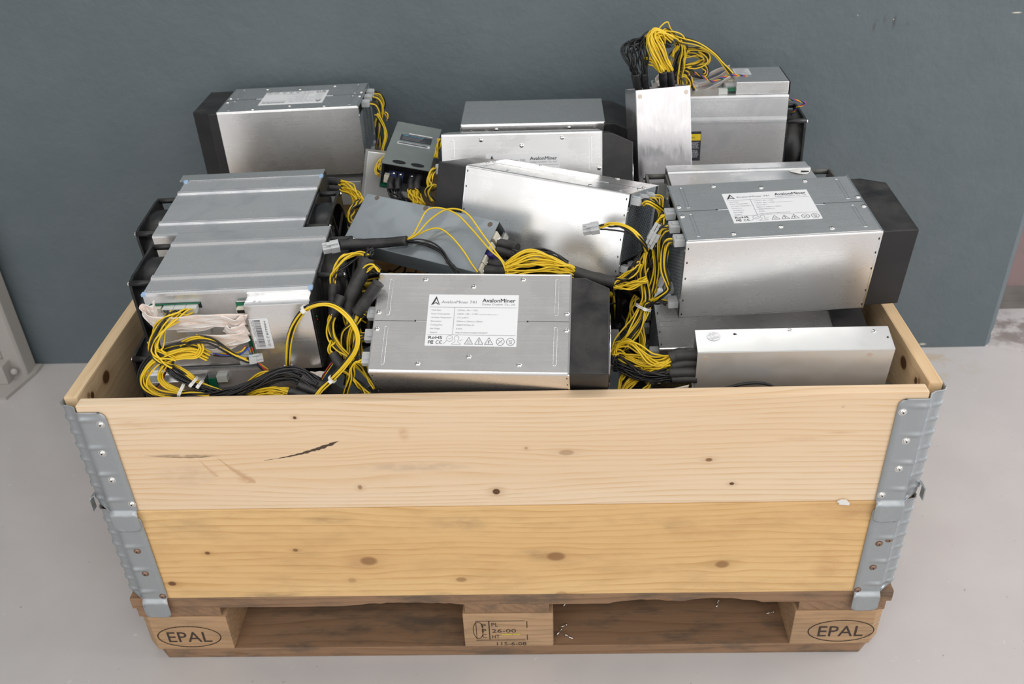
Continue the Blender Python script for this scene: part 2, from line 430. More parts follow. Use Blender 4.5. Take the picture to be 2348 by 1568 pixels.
def wires(name, parent, pts, ny, nb, R, n=9, R0=None, R1=None, seed=1, split=.0, r=WIRE_R, wob=.25, line0=None, line1=None):
    """A loom: ny yellow and nb black wires as two parts of their cable."""
    rng = random.Random(seed)
    path = spline(pts, n); fr = frames(path)
    both = strands(path, ny + nb, R, rng, R0, R1, r, wob=wob)
    idx = list(range(ny + nb))
    if split == 0: rng.shuffle(idx)
    for nm, mat, sel in (('yellow_wires', 'yellow', idx[:ny]), ('black_wires', 'blackwire', idx[ny:])):
        if not sel: continue
        mb = MB()
        for i in sel:
            p, rr = both[i]
            for ln, end in ((line0, 0), (line1, -1)):     # wires spread along a row of sockets at one end
                if ln is None: continue
                f = (i // 2 * 2 + .5) / (ny + nb); a0 = Vector(ln[0]).lerp(Vector(ln[1]), min(1, f)) + Vector((0, 0, .0022 * (1 if i % 2 else -1)))
                Lp = len(p) - 1; dl = a0 - p[end]
                p = [q + dl * max(0, 1 - (k if end == 0 else Lp - k) / (Lp * .42)) ** 1.6 for k, q in enumerate(p)]
            if split: # keep the two colours on their own sides of the loom
                sg = split if nm[0] == 'y' else -split
                p = [q + Vector((0, .0, 1)) * sg * min(1, 5 * k / len(p), 5 * (1 - k / len(p)) + .2) for k, q in enumerate(p)]
            mb.tube(p, rr, 6)
        obj(nm, mb, mat, parent, world=True)
def sleeve(parent, pts, R, flat=1.0, n=8, seed=0, mat='sleeve'):
    rng = random.Random(seed); path = spline(pts, n); mb = MB()
    L = len(path); rs = [R * (1 + .03 * sin(i * .7 + seed) + rng.uniform(-.025, .025)) for i in range(L)]
    mb.tube(path, rs, 14)
    return obj('sleeve', mb, mat, parent, world=True)
def frame_at(p, d, up=(0, 0, 1)):
    d = Vector(d).normalized(); u = Vector(up); u = (u - d * u.dot(d)).normalized(); w_ = u.cross(d)
    return Matrix(((d.x, w_.x, u.x, p[0]), (d.y, w_.y, u.y, p[1]), (d.z, w_.z, u.z, p[2]), (0, 0, 0, 1)))
def plug_mb(s=1.0):
    """Six-way power plug, mouth towards +x: stepped body, four barrels, latch."""
    m = MB()
    m.box(0, .011 * s, -.0068 * s, .0068 * s, -.005 * s, .005 * s, bev=.0008 * s)
    for k in (-1, 0, 1):
        for j in (-1, 1): m.box(.0108 * s, .021 * s, (k * .0042 - .0018) * s, (k * .0042 + .0018) * s, (j * .0023 - .0019) * s, (j * .0023 + .0019) * s, bev=.0004 * s)
    m.box(.001 * s, .016 * s, -.002 * s, .002 * s, .0058 * s, .0074 * s, bev=.0004 * s); m.box(.003 * s, .006 * s, -.002 * s, .002 * s, .0045 * s, .006 * s)
    return m
def plug(parent, p, d, up=(0, 0, 1), s=1.0, name='connector'):
    return obj(name, plug_mb(s), 'conn', parent, world=True, T=frame_at(p, d, up))
def tie(parent, p, d, R, up=(0, 0, 1)):
    m = MB(); T = frame_at(p, d, up); n = 20
    pts = [T @ Vector((0, R * cos(2 * pi * k / n), R * sin(2 * pi * k / n))) for k in range(n + 1)]
    for off in (-.0011, .0011): m.tube([q + Vector(d).normalized() * off for q in pts], .0011, 6)
    m.box(-.0024, .0024, -.003, .003, R - .001, R + .004, bev=.0008, T=T)
    return obj('cable_tie', m, 'tie', parent, world=True)
def ribbon(name, parent, pts, width, side, n=10, mat='ribbon', sides=None, thick=.0009):
    """A flat cable: swept strip with thickness; side = across-direction (or one per waypoint)."""
    path = spline(pts, n); L = len(path)
    sd = spline(sides, n) if sides else [Vector(side)] * L
    vs = []; fs = []; uv = []; acc = 0
    ac = [0]
    for a, b in zip(path, path[1:]): acc += (b - a).length; ac.append(acc)
    rows = 8
    for i in range(L):
        t = (path[min(i + 1, L - 1)] - path[max(i - 1, 0)]).normalized(); q = sd[i] - t * sd[i].dot(t); q.normalize(); nn = t.cross(q)
        for k in range(rows + 1):
            f = k / rows - .5; vs.append(path[i] + q * f * width + nn * (thick / 2 + .0006 * sin(f * 9 + i * .4)))
        for k in range(rows + 1):
            f = k / rows - .5; vs.append(path[i] + q * f * width - nn * (thick / 2 - .0006 * sin(f * 9 + i * .4)))
    st = 2 * (rows + 1)
    for i in range(L - 1):
        for k in range(rows):
            u0, u1 = ac[i], ac[i + 1]; v0, v1 = k / rows, (k + 1) / rows
            a = i * st + k; fs.append((a, a + 1, a + 1 + st, a + st)); uv.append(((u0, v0), (u0, v1), (u1, v1), (u1, v0)))
            a += rows + 1; fs.append((a + 1, a, a + st, a + 1 + st)); uv.append(((u0, v1), (u0, v0), (u1, v0), (u1, v1)))
        for a, b in ((0, rows + 1), (rows, 2 * rows + 1)):
            fs.append((i * st + a, i * st + b, (i + 1) * st + b, (i + 1) * st + a)); uv.append(((ac[i], 0),) * 4)
    m = MB(); m.add(vs, fs, 0, True, uv)
    return obj(name, m, mat, parent, world=True)
def twisted(parent, pts, cols, R=.0016, r=.0009, turns=60, n=14, name='twisted_wires'):
    path = spline(pts, n); fr = frames(path); m = MB(); acc = 0; ac = [0]
    for a, b in zip(path, path[1:]): acc += (b - a).length; ac.append(acc)
    for j, c in enumerate(cols):
        m.tube([p + (fr[i][0] * cos(ac[i] * turns * 2 + j * 2 * pi / len(cols)) + fr[i][1] * sin(ac[i] * turns * 2 + j * 2 * pi / len(cols))) * R for i, p in enumerate(path)], r, 5, j)
    return obj(name, m, cols, parent, world=True)
# ------------------------------------------------------------------ setting
HB, HS, HT = .144, .333, .5266           # pallet top, seam, rim
m = MB(); m.box(-3.2, 3.2, -4.2, 1.6, -.06, 0); struct('floor', m, 'floor')
m = MB(); m.prism([(-3.2, .885), (1.130, .885), (1.148, .902), (1.148, 1.3), (-3.2, 1.3)], .0, 3.2, 'z', bev=0)
struct('wall_back', m, 'wall')
m = MB(); m.box(1.148, 3.2, 1.085, 1.3, .045, 3.2); struct('wall_recess', m, 'pinkwall')
m = MB(); m.box(1.148, 3.2, 1.07, 1.3, 0.0004, .03); m.box(1.148, 3.2, 1.055, 1.3, .0002, .012); m.box(1.148, 3.2, 1.078, 1.3, .03, .05); struct('baseboard_recess', m, 'grime')
# steel door post with its base plate at the left edge
t_ = empty('steel_post', Matrix.Translation((-1.26, .8, 0)), 'cream painted steel channel post with bolted base plate at left edge of the wall', 'post')
m = MB(); m.prism([(-.075, .07), (.072, .07), (.072, .028), (.066, .022), (.030, .022), (.024, .028), (.024, .034), (-.024, .034), (-.024, .064), (-.03, .064), (-.03, -.05), (-.075, -.05)], .008, 2.6, 'z', bev=.002); obj('channel', m, 'post', t_)
m = MB(); m.prism([(-.12, -.065), (.06, -.065), (.085, .04), (.085, .075), (-.12, .075)], 0, .008, 'z', bev=.001); obj('base_plate', m, 'post', t_)
m = MB(); m.box(.0, .042, -.012, .028, .008, .058, bev=.003); m.cyl((.021, -.0125, .04), (0, 1, 0), .005, .001, 10, 1); obj('guide_bracket', m, ['post', 'dark'], t_)
m = MB(); m.dome((.052, .01, .03), (.3, -.8, .2), .009, .007, 12); obj('bolt', m, 'post', t_)
m = MB(); m.dome((.02, -.042, .008), (0, 0, 1), .009, .006, 10); obj('bolt', m, 'post', t_)
m = MB(); m.prism([(.023, .022), (.026, .024), (.026, .034), (.02, .034)], .06, 2.6, 'z'); obj('inner_lip', m, 'post', t_)
# ------------------------------------------------------------------ pallet
pal = empty('euro_pallet', Matrix.Translation((0, .4, 0.0004)), 'worn brown wooden pallet carrying the crate, oval stamps burnt on its end blocks', 'pallet')
KP = dict(light=(.33, .20, .115), dark=(.19, .105, .055), freq=420, amp=.02, rough=.75)
M['oldwood'] = mat_wood('weathered_pallet_wood', knots=((.25, .13, .006, .004, .5), (-.45, .01, .008, .005, .5)), dirt=.9, seed=3.1, **KP)
M['blockwood'] = mat_wood('pallet_block_wood', (.50, .33, .19), (.34, .20, .10), 520, dirt=.35, seed=8.3, axis='xz', amp=.03, rough=.75)
M['oldwood_y'] = mat_wood('weathered_cross_board', dirt=.6, seed=1.7, axis='yz', **KP)
M['deckwood'] = mat_wood('pallet_deck_wood', axis='xy', dirt=.7, seed=5.5, **KP)
rng = random.Random(4)
def plank(x0, x1, y0, y1, z0, z1, jag=None):
    """A sawn board along x; its lower front edge may be splintered."""
    m = MB()
    if not jag: return m.box(x0, x1, y0, y1, z0, z1, bev=.002)
    n = 120; vs = []; fs = []
    for i in range(n + 1):
        x = x0 + (x1 - x0) * i / n
        lo = max([0] + [a * max(0, 1 - ((x - c) / w_) ** 2) for c, w_, a in jag]); lo += .0018 * rng.random() * (lo > 0.0008) + .0006 * rng.random()
        lo = min(lo, (z1 - z0) * .8)
        vs += [(x, y0 + .001, z1), (x, y0, z1 - .002), (x, y0, z0 + lo), (x, y0 + .012, z0 + lo * .4), (x, y1, z0), (x, y1, z1)]
    for i in range(n):
        for k in range(6): fs.append((i * 6 + k, i * 6 + (k + 1) % 6, (i + 1) * 6 + (k + 1) % 6, (i + 1) * 6 + k))
    fs += [tuple(range(5, -1, -1)), tuple(n * 6 + k for k in range(6))]
    return m.add(vs, fs)
for k, (y0, y1) in enumerate(((0, .145), (.195, .295), (.3275, .4725), (.505, .605), (.655, .8))):
    obj('deck_board', plank(-.6, .6, y0, y1, .122, .144, ((-.16, .10, .006), (.0, .02, .002), (.33, .07, .009), (.22, .06, .007)) if k == 0 else None), 'oldwood', pal, world=True)
for x0, x1 in ((-.6, -.455), (-.0725, .0725), (.455, .6)):
    m = MB(); m.box(x0 + .004, x1 - .006, 0.002, .798, .1, .122, bev=.002); obj('cross_board', m, 'oldwood_y', pal, world=True)
    for k, (y0, y1) in enumerate(((0, .1), (.3275, .4725), (.7, .8))):
        m = MB()
        c = .018 if (k == 0 and abs(x0) > .3) else .002
        if x0 < -.3: pl = [(x0 + c, y0), (x1, y0), (x1, y1), (x0, y1), (x0, y0 + c)]
        else: pl = [(x0, y0), (x1 - c, y0), (x1, y0 + c), (x1, y1), (x0, y1)]
        m.prism(pl, .022, .1, 'z', bev=.0015, bev_all=True); obj('block', m, 'blockwood', pal, world=True)
for y0, y1 in ((0, .1), (.3275, .4725), (.7, .8)):
    m = MB(); m.prism([(-.6 + .03, y0), (.6 - .03, y0), (.6, y0 + .03), (.6, y1), (-.6, y1), (-.6, y0 + .03)], 0, .022, 'z', bev=.002, bev_all=True); obj('bottom_board', m, 'oldwood', pal, world=True)
TF = Matrix(((1, 0, 0, 0), (0, 0, -1, -.0006), (0, 1, 0, 0), (0, 0, 0, 1)))     # (u, v) -> front face x, z
for cx in (-.524, .533):
    m = MB(); ring(m, cx, .053, .052, .0016, TF, n=46, ry=.025)
    text(m, 'EPAL', cx - .036, cx + .036, .040, .026, TF); obj('stamp', m, 'stamp', pal, world=True, label='burnt lettering in an oval')
m = MB()
stroke(m, [(-.053, .084), (.026, .084)], .0012, TF); stroke(m, [(-.053, .038), (.026, .038)], .0012, TF); stroke(m, [(.030, .083), (.030, .068)], .0012, TF); stroke(m, [(.030, .05), (.030, .038)], .0012, TF)
stroke(m, [(-.031, .084), (-.031, .04)], .0016, TF)
for k, ch in enumerate('PPC'): text(m, ch, -.043, -.036, .069 - k * .0125, .009, TF)
ring(m, -.049, .062, .008, .001, TF, ry=.02, n=24); stroke(m, [(-.052, .08), (-.052, .042)], .001, TF)
text(m, 'PL', -.027, -.016, .071, .009, TF); text(m, '26-00', -.027, .012, .056, .009, TF); text(m, 'HT', -.027, -.015, .042, .009, TF); text(m, '115-6-08', -.020, .028, .025, .008, TF)
obj('stamp', m, 'stamp', pal, world=True, label='burnt marks PL 26-00 HT on the middle block')
m = MB(); stroke(m, [(-.010, .052), (.004, .0515)], .003, TF); stroke(m, [(.008, .052), (.018, .0522)], .003, TF); obj('crayon_mark', m, 'yellowchalk', pal, world=True, label='yellow crayon mark')
for k, (x, y, a) in enumerate(((.083, .035, .4), (.078, .02, .9), (.104, .012, 2.6), (.35, .075, 1.2), (.43, .06, .2), (.09, .08, .8))):
    T = Matrix.Translation((x, y, .0245)) @ Matrix.Rotation(a, 4, 'Z')
    m = MB(); m.cyl((0, 0, 0), (1, 0, .1), .0011, .012, 8); m.dome((.012, 0, .0012), (1, 0, .1), .0028, .0022, 10); m.merge(MB().cyl((.0116, 0, .0012), (1, 0, .1), .0028, .0006, 10))
    o_ = obj('screw', m, 'steel', None, T=T)
    tag(o_, ['small screw lying nearest the middle block on the pallet bottom board, rear of three', 'small screw touching the right side of the stamped middle block, lowest left', 'small screw at the front of the three beside the middle block', 'loose screw at mid gap under the right half of the crate, upper one', 'loose screw closest to the right oval-stamped block', 'loose screw in shadow just right of the middle block, at the back'][k], 'screw', 'loose screws on the pallet bottom board')
# ------------------------------------------------------------------ the two collars
LW, LD = (.87, .70, .505), (.68, .455, .25)
red = (.50, .24, .10); blk = (.16, .11, .075); gry = (.46, .34, .23)
def zk(l, z0): return tuple((a, b - z0, c, d, e) for a, b, c, d, e in l)
M['wood_up'] = mat_wood('pale_spruce_front', LW, LD, 640, zk(((-.007, .361, .0065, .0065, .97), (-.203, .373, .004, .005, .6), (-.277, .501, .003, .003, .9), (.094, .432, .013, .006, .42), (.293, .415, .006, .004, .7), (.329, .370, .004, .003, 1), (.038, .441, .003, .003, .4), (-.16, .395, .10, .02, 0), (-.23, .455, .02, .012, 0)), HS), amp=.013,
    stains=tuple((a, b - HS, c, d, e, f) for a, b, c, d, e, f in ((-.368, .392, .014, .012, red, .4), (-.13, .47, .011, .016, red, .4), (-.44, .437, .07, .004, blk, .8), (-.12, .41, .11, .012, gry, .5), (.42, .45, .05, .006, red, .25), (-.49, .495, .06, .012, red, .25), (.47, .46, .03, .003, red, .3), (-.45, .40, .06, .03, gry, .3), (.465, .505, .004, .004, blk, 1))),
    cracks=((-.333, .426 - HS, -.222, .459 - HS, .0032, .95), (-.51, .441 - HS, -.405, .435 - HS, .0012, .6), (-.398, .432 - HS, -.352, .384 - HS, .008, .5, (.45, .22, .10)), (-.425, .43 - HS, -.404, .396 - HS, .005, .35, (.45, .22, .10))), seed=0)
M['wood_low'] = mat_wood('yellowed_spruce_front', (.85, .585, .285), (.60, .35, .13), 470, zk(((-.208, .223, .016, .011, .62), (.078, .228, .017, .011, .62), (.330, .207, .013, .009, .62), (-.453, .244, .005, .004, .75), (-.317, .248, .005, .004, .7), (-.523, .178, .008, .006, .8), (-.239, .181, .008, .006, .35), (-.069, .180, .010, .006, .55), (.086, .146, .011, .006, .4)), HB), amp=.02,
    stains=tuple((a, b - HB, c, d, e, f) for a, b, c, d, e, f in ((-.37, .149, .07, .008, blk, .5), (-.26, .31, .05, .012, blk, .3), (-.06, .30, .06, .022, blk, .3), (.25, .29, .02, .012, blk, .35), (-.23, .225, .035, .03, red, .25), (.05, .232, .05, .02, blk, .3), (.49, .20, .03, .05, red, .35), (.50, .31, .08, .03, red, .3), (-.1, .146, .04, .01, blk, .3), (-.47, .3, .06, .02, blk, .2))), dirt=.25, seed=.01, rough=.55, dirtcol=(.34, .19, .08))
M['wood_up_y'] = mat_wood('pale_spruce_side', (.80, .61, .39), (.64, .43, .22), 430, ((-.292, .166, .014, .012, .9), (-.35, .175, .006, .006, .6), (-.341, .169, .006, .007, .9)), axis='yz', seed=.02)
M['wood_low_y'] = mat_wood('yellowed_spruce_side', (.66, .42, .2), (.5, .28, .11), 380, ((.1, .1, .014, .01, .6),), axis='yz', dirt=.25, seed=.7)
def bracket(z0, z1, sx, tab):
    """Folded hinge plate round one front or back corner: flat leaf on the front board, ribs and knuckles where it turns, a lip over the tier below."""
    m = MB(); n = 128
    path = [(.536, -.0022, 0), (.545, -.0022, 0), (.553, -.0022, .25), (.561, -.0022, .7), (.569, -.0022, 1), (.5765, -.0018, 1.0), (.579, .004, .2), (.5855, .0095, .6), (.592, .0115, .9), (.5985, .0135, 1.2), (.6018, .018, 1.1), (.6022, .026, .5), (.6024, .036, .1), (.6024, .075, 0)]
    N = len(path); vs = []; fs = []
    zb = z0 - .034; top2 = z1 + .0045
    for i in range(n + 1):
        z = z1 + (zb - z1) * i / n; d = z1 - z
        low = z < z0 + .003
        for k, (x, y, wgt) in enumerate(path):
            zz = z if k < 6 or low else zb + (z - zb) * (top2 - zb) / (z1 - zb)
            dd = top2 - zz
            if k < 6: rib = max(0, cos((d - .012) * 2 * pi / .049)) ** 10 * .0026
            else: rib = max(0, cos(dd * 2 * pi / .0245)) ** 4 * .0022
            o = rib * wgt
            xx, yy = x, y
            nx, ny = (0, -1) if k < 6 else ((.5, -.86) if k < 10 else (1, 0))
            r = .011
            if k == 0 and d < r: xx = x + r - sqrt(r * r - (r - d) ** 2)
            if low:
                e = zb + .009 - z; ins = .009 - sqrt(max(0, .009 ** 2 - e * e)) if e > 0 else 0
                bend = min(1, (z0 + .003 - z) / .006)
                o = .0052 * bend + .0014 * max(0, cos((x - .556) * 2 * pi / .022)) * bend
                if k > 5: xx, yy = path[5][0], path[5][1]; 
                nx, ny = 0, -1
                if k == 0: xx = x + ins + .002 * (1 - bend)
                if k >= 5: xx = path[5][0] - ins
            vs.append((sx * (xx + nx * o), yy + ny * o, zz))
    for i in range(n):
        for k in range(N - 1): fs.append((i * N + k, i * N + k + 1, (i + 1) * N + k + 1, (i + 1) * N + k))
    m.add(vs, fs, 0, True); return m
def solid(o, th=.0016):
    md = o.modifiers.new('thickness', 'SOLIDIFY'); md.thickness = th; md.offset = 0; return o
def collar(name, z0, z1, wf, wy, riv, rmat, label):
    c = empty(name, Matrix.Translation((0, .4, z0)), label, 'pallet collar', 'wooden collars stacked on the pallet')
    T = None
    m = MB(); m.box(-.575, .575, 0, .019, z0 + .0006, z1, bev=.0025); obj('front_board', m, wf, c, world=True)
    m = MB(); m.box(-.575, .575, .781, .80, z0 + .0006, z1, bev=.0025); obj('back_board', m, wf, c, world=True)
    for sx in (-1, 1):
        m = MB(); m.box(min(sx * .581, sx * .6), max(sx * .581, sx * .6), .021, .779, z0 + .0006, z1, bev=.0025); obj('side_board', m, wy, c, world=True)
        for back in (0, 1):
            b = bracket(z0, z1 - .0095, sx, True)
            if back: b.v = [(x, .8 - y, z) for x, y, z in b.v]
            h = solid(obj('hinge', b, 'galv', c, world=True))
            if back: continue
            for (x, z) in riv[0 if sx < 0 else 1]:
                r_ = MB(); r_.dome((x, -.003, z), (0, -1, 0), .0048, .0026, 14); r_.cyl((x, -.0024, z), (0, -1, 0), .0058, .0008, 14); r_.disc((x, -.0058, z), (0, -1, 0), .0012, 8, 1)
                obj('rivet', r_, [rmat, 'dark'], h, world=True)
            k_ = MB()
            if z0 > .3:
                pts = [(sx * .600, .012, z0 + .022), (sx * .604, .008, z0 + .0215), (sx * .6065, .006, z0 + .018), (sx * .607, .006, z0 - .004)]
                for a, b2 in zip(pts, pts[1:]): k_.add([(a[0], a[1] - .002, a[2]), (b2[0], b2[1] - .002, b2[2]), (b2[0], b2[1] + .009, b2[2]), (a[0], a[1] + .009, a[2])], [(0, 1, 2, 3)])
                solid(obj('hook', k_, 'galv', h, world=True), .0018)
    return c
collar('pallet_collar', HB, HS, 'wood_low', 'wood_low_y', (((-.558, .253), (-.558, .204), (-.543, .153)), ((.557, .25), (.570, .258), (.557, .2), (.542, .151))), 'rust_rivet', 'lower wooden crate collar of yellowed knotty board directly on the pallet')
collar('pallet_collar', HS, HT, 'wood_up', 'wood_up_y', (((-.546, .497), (-.558, .446), (-.558, .396), (-.541, .349)), ((.544, .496), (.558, .446), (.558, .396), (.543, .347))), 'steel', 'upper wooden crate collar of pale fresh board with a dark curved crack')
m = MB(); m.prism([(-.009, .002), (-.004, .006), (.004, .0055), (.010, -.002), (.009, -.005), (-.005, -.0035), (-.0055, 0)], -.001, .0008, 'y', T=Matrix.Translation((.4905, -.0035, .334)) @ Matrix.Rotation(.12, 4, 'X')); tag(obj('paper_scrap', m, 'scrap'), 'torn white paper scrap caught in the seam between the two collars at right', 'paper scrap')
POSE = {
    'A1': pose([[0.9976, 0.05503, -0.04195], [-0.069, 0.8367, -0.54329], [0.0052, 0.54489, 0.83849]], (-0.1702, 0.0097, 0.5687)),
    'A2': pose([[0.99807, -0.06197, 0.00288], [0.06187, 0.99085, -0.11998], [0.00458, 0.11992, 0.99277]], (0.2608, 0.1271, 0.6911)),
    'A4': pose([[-0.99978, 0.01389, -0.01593], [-0.01418, -0.99973, 0.01834], [-0.01567, 0.01856, 0.9997]], (-0.2756, 0.8431, 0.6965)),
    'A3': pose([[-0.88879, 0.38914, -0.13177], [0.41255, 0.84983, -0.24908], [0.01608, -0.29455, -0.8927]], (0.1738, 0.1868, 0.6019)),
    'A5': pose([[1.01197, 0.0029, -0.00671], [-0.00729, 0.33081, -0.95638], [-0.00055, 0.9564, 0.33082]], (-0.1011, 0.4534, 0.5677)),
    'A6': pose([[0.98492, -0.00029, -0.01242], [-0.01243, -0.00495, -0.98491], [0.00023, 0.98499, -0.00495]], (-0.0784, 0.6435, 0.5277)),
    'A7': pose([[1.0, 0.0, 0.0], [0.0, 0.29237, 0.9563], [0.0, -0.9563, 0.29237]], (0.24, 0.2961, 0.5292)),
    'D1': pose([[0.96166, -0.02326, -0.01084], [0.02284, 0.96105, -0.0361], [0.01171, 0.03583, 0.96126]], (-0.489, 0.1024, 0.641)),
    'D3': pose([[-0.96166, -0.02326, 0.01084], [-0.02284, 0.96105, 0.0361], [-0.01171, 0.03583, -0.96126]], (-0.2841, 0.1169, 0.3844)),
    'D2': pose([[0.96568, -0.006, 0.02395], [-0.00797, -0.96263, 0.08028], [0.02336, -0.08045, -0.96236]], (-0.5356, 0.4776, 0.5281)),
    'D5': pose([[0.97452, 0.02616, -0.01584], [-0.02493, 0.97206, 0.07149], [0.01771, -0.07105, 0.97225]], (0.2788, 0.3419, 0.6498)),
    'D4': pose([[0.99767, 0.00942, 0.06751], [-0.06665, -0.07284, 0.99511], [0.01429, -0.9973, -0.07204]], (0.2874, 0.8175, 0.6937)),
    'P1': pose([[0.0264, -0.97823, 0.20582], [0.9995, 0.02231, -0.02219], [0.01712, 0.2063, 0.97834]], (-0.1279, 0.5275, 0.6349)),
    'P2': pose([[0.88001, 0.38975, -0.27145], [-0.47492, 0.72958, -0.49211], [0.00624, 0.56197, 0.82713]], (-0.2409, 0.2767, 0.6299)),
    'P3': pose([[0.99812, 0.04209, -0.04466], [-0.05027, 0.9782, -0.20151], [0.0352, 0.20337, 0.97847]], (0.2733, 0.0475, 0.5639)),
    'P4': pose([[-0.05452, -0.97336, 0.22271], [0.25876, -0.2292, -0.93836], [0.9644, 0.00647, 0.26436]], (0.3496, 0.5572, 0.4732)),
    'P5': pose([[0.69466, -0.71934, 0.0], [0.71934, 0.69466, 0.0], [0.0, 0.0, 1.0]], (-0.212, 0.078, 0.48)),
    'P6': pose([[1.0, 0.0, 0.0], [0.0, 1.0, 0.0], [0.0, 0.0, 1.0]], (0.3, 0.052, 0.45)),
    'P7': pose([[1.0, 0.0, 0.0], [0.0, 1.0, 0.0], [0.0, 0.0, 1.0]], (-0.075, 0.135, 0.4)),
    'P9': pose([[1.0, 0.0, 0.0], [0.0, 1.0, 0.0], [0.0, 0.0, 1.0]], (-0.08, 0.258, 0.4)),
    'P8': pose([[1.0, 0.0, 0.0], [0.0, 1.0, 0.0], [0.0, 0.0, 1.0]], (-0.54, 0.69, 0.55)),
    'P10': pose([[-0.16785, 0.94884, 0.26745], [-0.29233, 0.21119, -0.93271], [-0.94147, -0.23474, 0.24192]], (-0.257, 0.652, 0.626)),
}
# ------------------------------------------------------------------ sheet-metal miners with a printed label (local: x along, z = 0 label face)
L_, D_, H_, SH = .268, .15, .134, .052
def sticker_print():
    """Everything printed on the white rating label, u to the right, v up, origin bottom left."""
    m = MB(); T = Matrix(); W, Hh = .1235, .0765
    U = lambda u: u * W
    V = lambda v: (1 - v) * Hh
    for pts in ([(.073, .045), (.03, .213), (.052, .195), (.083, .155), (.1, .17), (.085, .145), (.062, .165), (.085, .085), (.118, .2), (.132, .215), (.093, .035)],):
        m.add([(U(a), V(b), 0) for a, b in ((.084, .035), (.030, .215), (.058, .195), (.086, .088))], [(0, 1, 2, 3)], 0)
        m.add([(U(a), V(b), 0) for a, b in ((.084, .035), (.086, .088), (.118, .195), (.131, .217))], [(0, 1, 2, 3)], 0)
        m.add([(U(a), V(b), 0) for a, b in ((.058, .195), (.083, .152), (.115, .19), (.112, .205), (.083, .172))], [(0, 1, 2, 3, 4)], 0)
    text(m, 'AvalonMiner 741', U(.147), U(.535), V(.175), .0044, T, 1)
    text(m, 'AvalonMiner', U(.60), U(.965), V(.148), .0058, T, 0, .012)
    text(m, 'Canaan Creative  Co., Ltd.', U(.598), U(.967), V(.205), .0030, T, 1)
    stroke(m, [(U(.02), V(.252)), (U(.985), V(.252))], .0004, T, 1); stroke(m, [(U(.02), V(.79)), (U(.985), V(.79))], .0004, T, 1)
    stroke(m, [(U(.298), V(.252)), (U(.298), V(.79))], .0005, T, 1)
    left = ['Hash Rate', 'Power Consumption', 'Air-intake Temperature', 'Dimensions', 'Cooling Fans', 'Net Weight', 'Support']
    right = ['7.3TH/s, -5% ~ +15%', '1150W, +0% ~ +15%*', '-5\u00b0C to 40\u00b0C', '320mm x 136mm x 150mm', '12038 PWM fan X1', '4.3KG', 'https://canaan.io/support/avalon7']
    wl = [.105, .205, .225, .115, .13, .11, .08]; wr = [.225, .235, .13, .285, .195, .068, .35]
    for i in range(7):
        v = V(.325 + i * .0722)
        text(m, left[i], U(.045), U(.045 + wl[i]), v, .0024, T, 1); text(m, right[i], U(.33), U(.33 + wr[i]), v, .0024, T, 1)
    text(m, 'with 90% PSU efficiency @ 25\u00b0C', U(.575), U(.78), V(.397), .0011, T, 1)
    text(m, 'RoHS', U(.035), U(.185), V(.873), .0046, T, 0, .004)
    text(m, 'F', U(.035), U(.055), V(.965), .0046, T, 0, .02); ring(m, U(.078), V(.935), .0022, .0008, T, 0, a0=.8, a1=5.5); ring(m, U(.081), V(.935), .0011, .0006, T, 0, a0=.8, a1=5.5)
    for cx in (.14, .178): ring(m, U(cx), V(.935), .0022, .0006, T, 0, a0=1.0, a1=5.3)
    stroke(m, [(U(.163), V(.935)), (U(.178), V(.935))], .0006, T, 0)
    ring(m, U(.27), V(.86), .0043, .0004, T, 1); stroke(m, [(U(.238), V(.9)), (U(.205), V(.965))], .0005, T, 1); stroke(m, [(U(.255), V(.86)), (U(.268), V(.875)), (U(.292), V(.845))], .0004, T, 1)
    ring(m, U(.345), V(.855), .0031, .0004, T, 1, ry=.0038, a0=-.9, a1=4.04); stroke(m, [(U(.332), V(.895)), (U(.33), V(.925)), (U(.297), V(.955)), (U(.297), V(.972)), (U(.393), V(.972)), (U(.39), V(.955)), (U(.36), V(.925)), (U(.36), V(.895))], .0004, T, 1)
    stroke(m, [(U(.378), V(.895)), (U(.387), V(.905)), (U(.41), V(.872))], .0004, T, 1)
    for cx in (.48, .592, .70):
        stroke(m, [(U(cx - .045), V(.965)), (U(cx + .045), V(.965)), (U(cx), V(.835))], .0005, T, 0, True)
    for k in (-.014, 0, .014): stroke(m, [(U(.48 + k), V(.93)), (U(.484 + k), V(.915)), (U(.477 + k), V(.905)), (U(.481 + k), V(.89))], .0003, T, 1)
    stroke(m, [(U(.46), V(.942)), (U(.5), V(.942))], .0004, T, 1)
    stroke(m, [(U(.592), V(.92)), (U(.592), V(.878))], .0009, T, 0); stroke(m, [(U(.592), V(.945)), (U(.592), V(.935))], .0009, T, 0)
    stroke(m, [(U(.706), V(.885)), (U(.692), V(.915)), (U(.706), V(.917)), (U(.694), V(.947))], .0006, T, 0)
    for cx in (.825, .935): ring(m, U(cx), V(.91), .0053, .0005, T, 0)
    stroke(m, [(U(.80), V(.875)), (U(.85), V(.945))], .0004, T, 1); stroke(m, [(U(.845), V(.88)), (U(.803), V(.945))], .0009, T, 1)
    stroke(m, [(U(.918), V(.885)), (U(.952), V(.885)), (U(.944), V(.935)), (U(.926), V(.935))], .0004, T, 1, True); stroke(m, [(U(.918), V(.88)), (U(.95), V(.94))], .0004, T, 1); stroke(m, [(U(.92), V(.95)), (U(.95), V(.95))], .0005, T, 1)
    return m
def rr_poly(y0, y1, z0, z1, r, n=4):
    out = []
    for cy, cz, a in ((y1 - r, z1 - r, 0), (y0 + r, z1 - r, pi / 2), (y0 + r, z0 + r, pi), (y1 - r, z0 + r, 1.5 * pi)):
        for k in range(n + 1): out.append((cy + r * cos(a + pi / 2 * k / n), cz + r * sin(a + pi / 2 * k / n)))
    return out
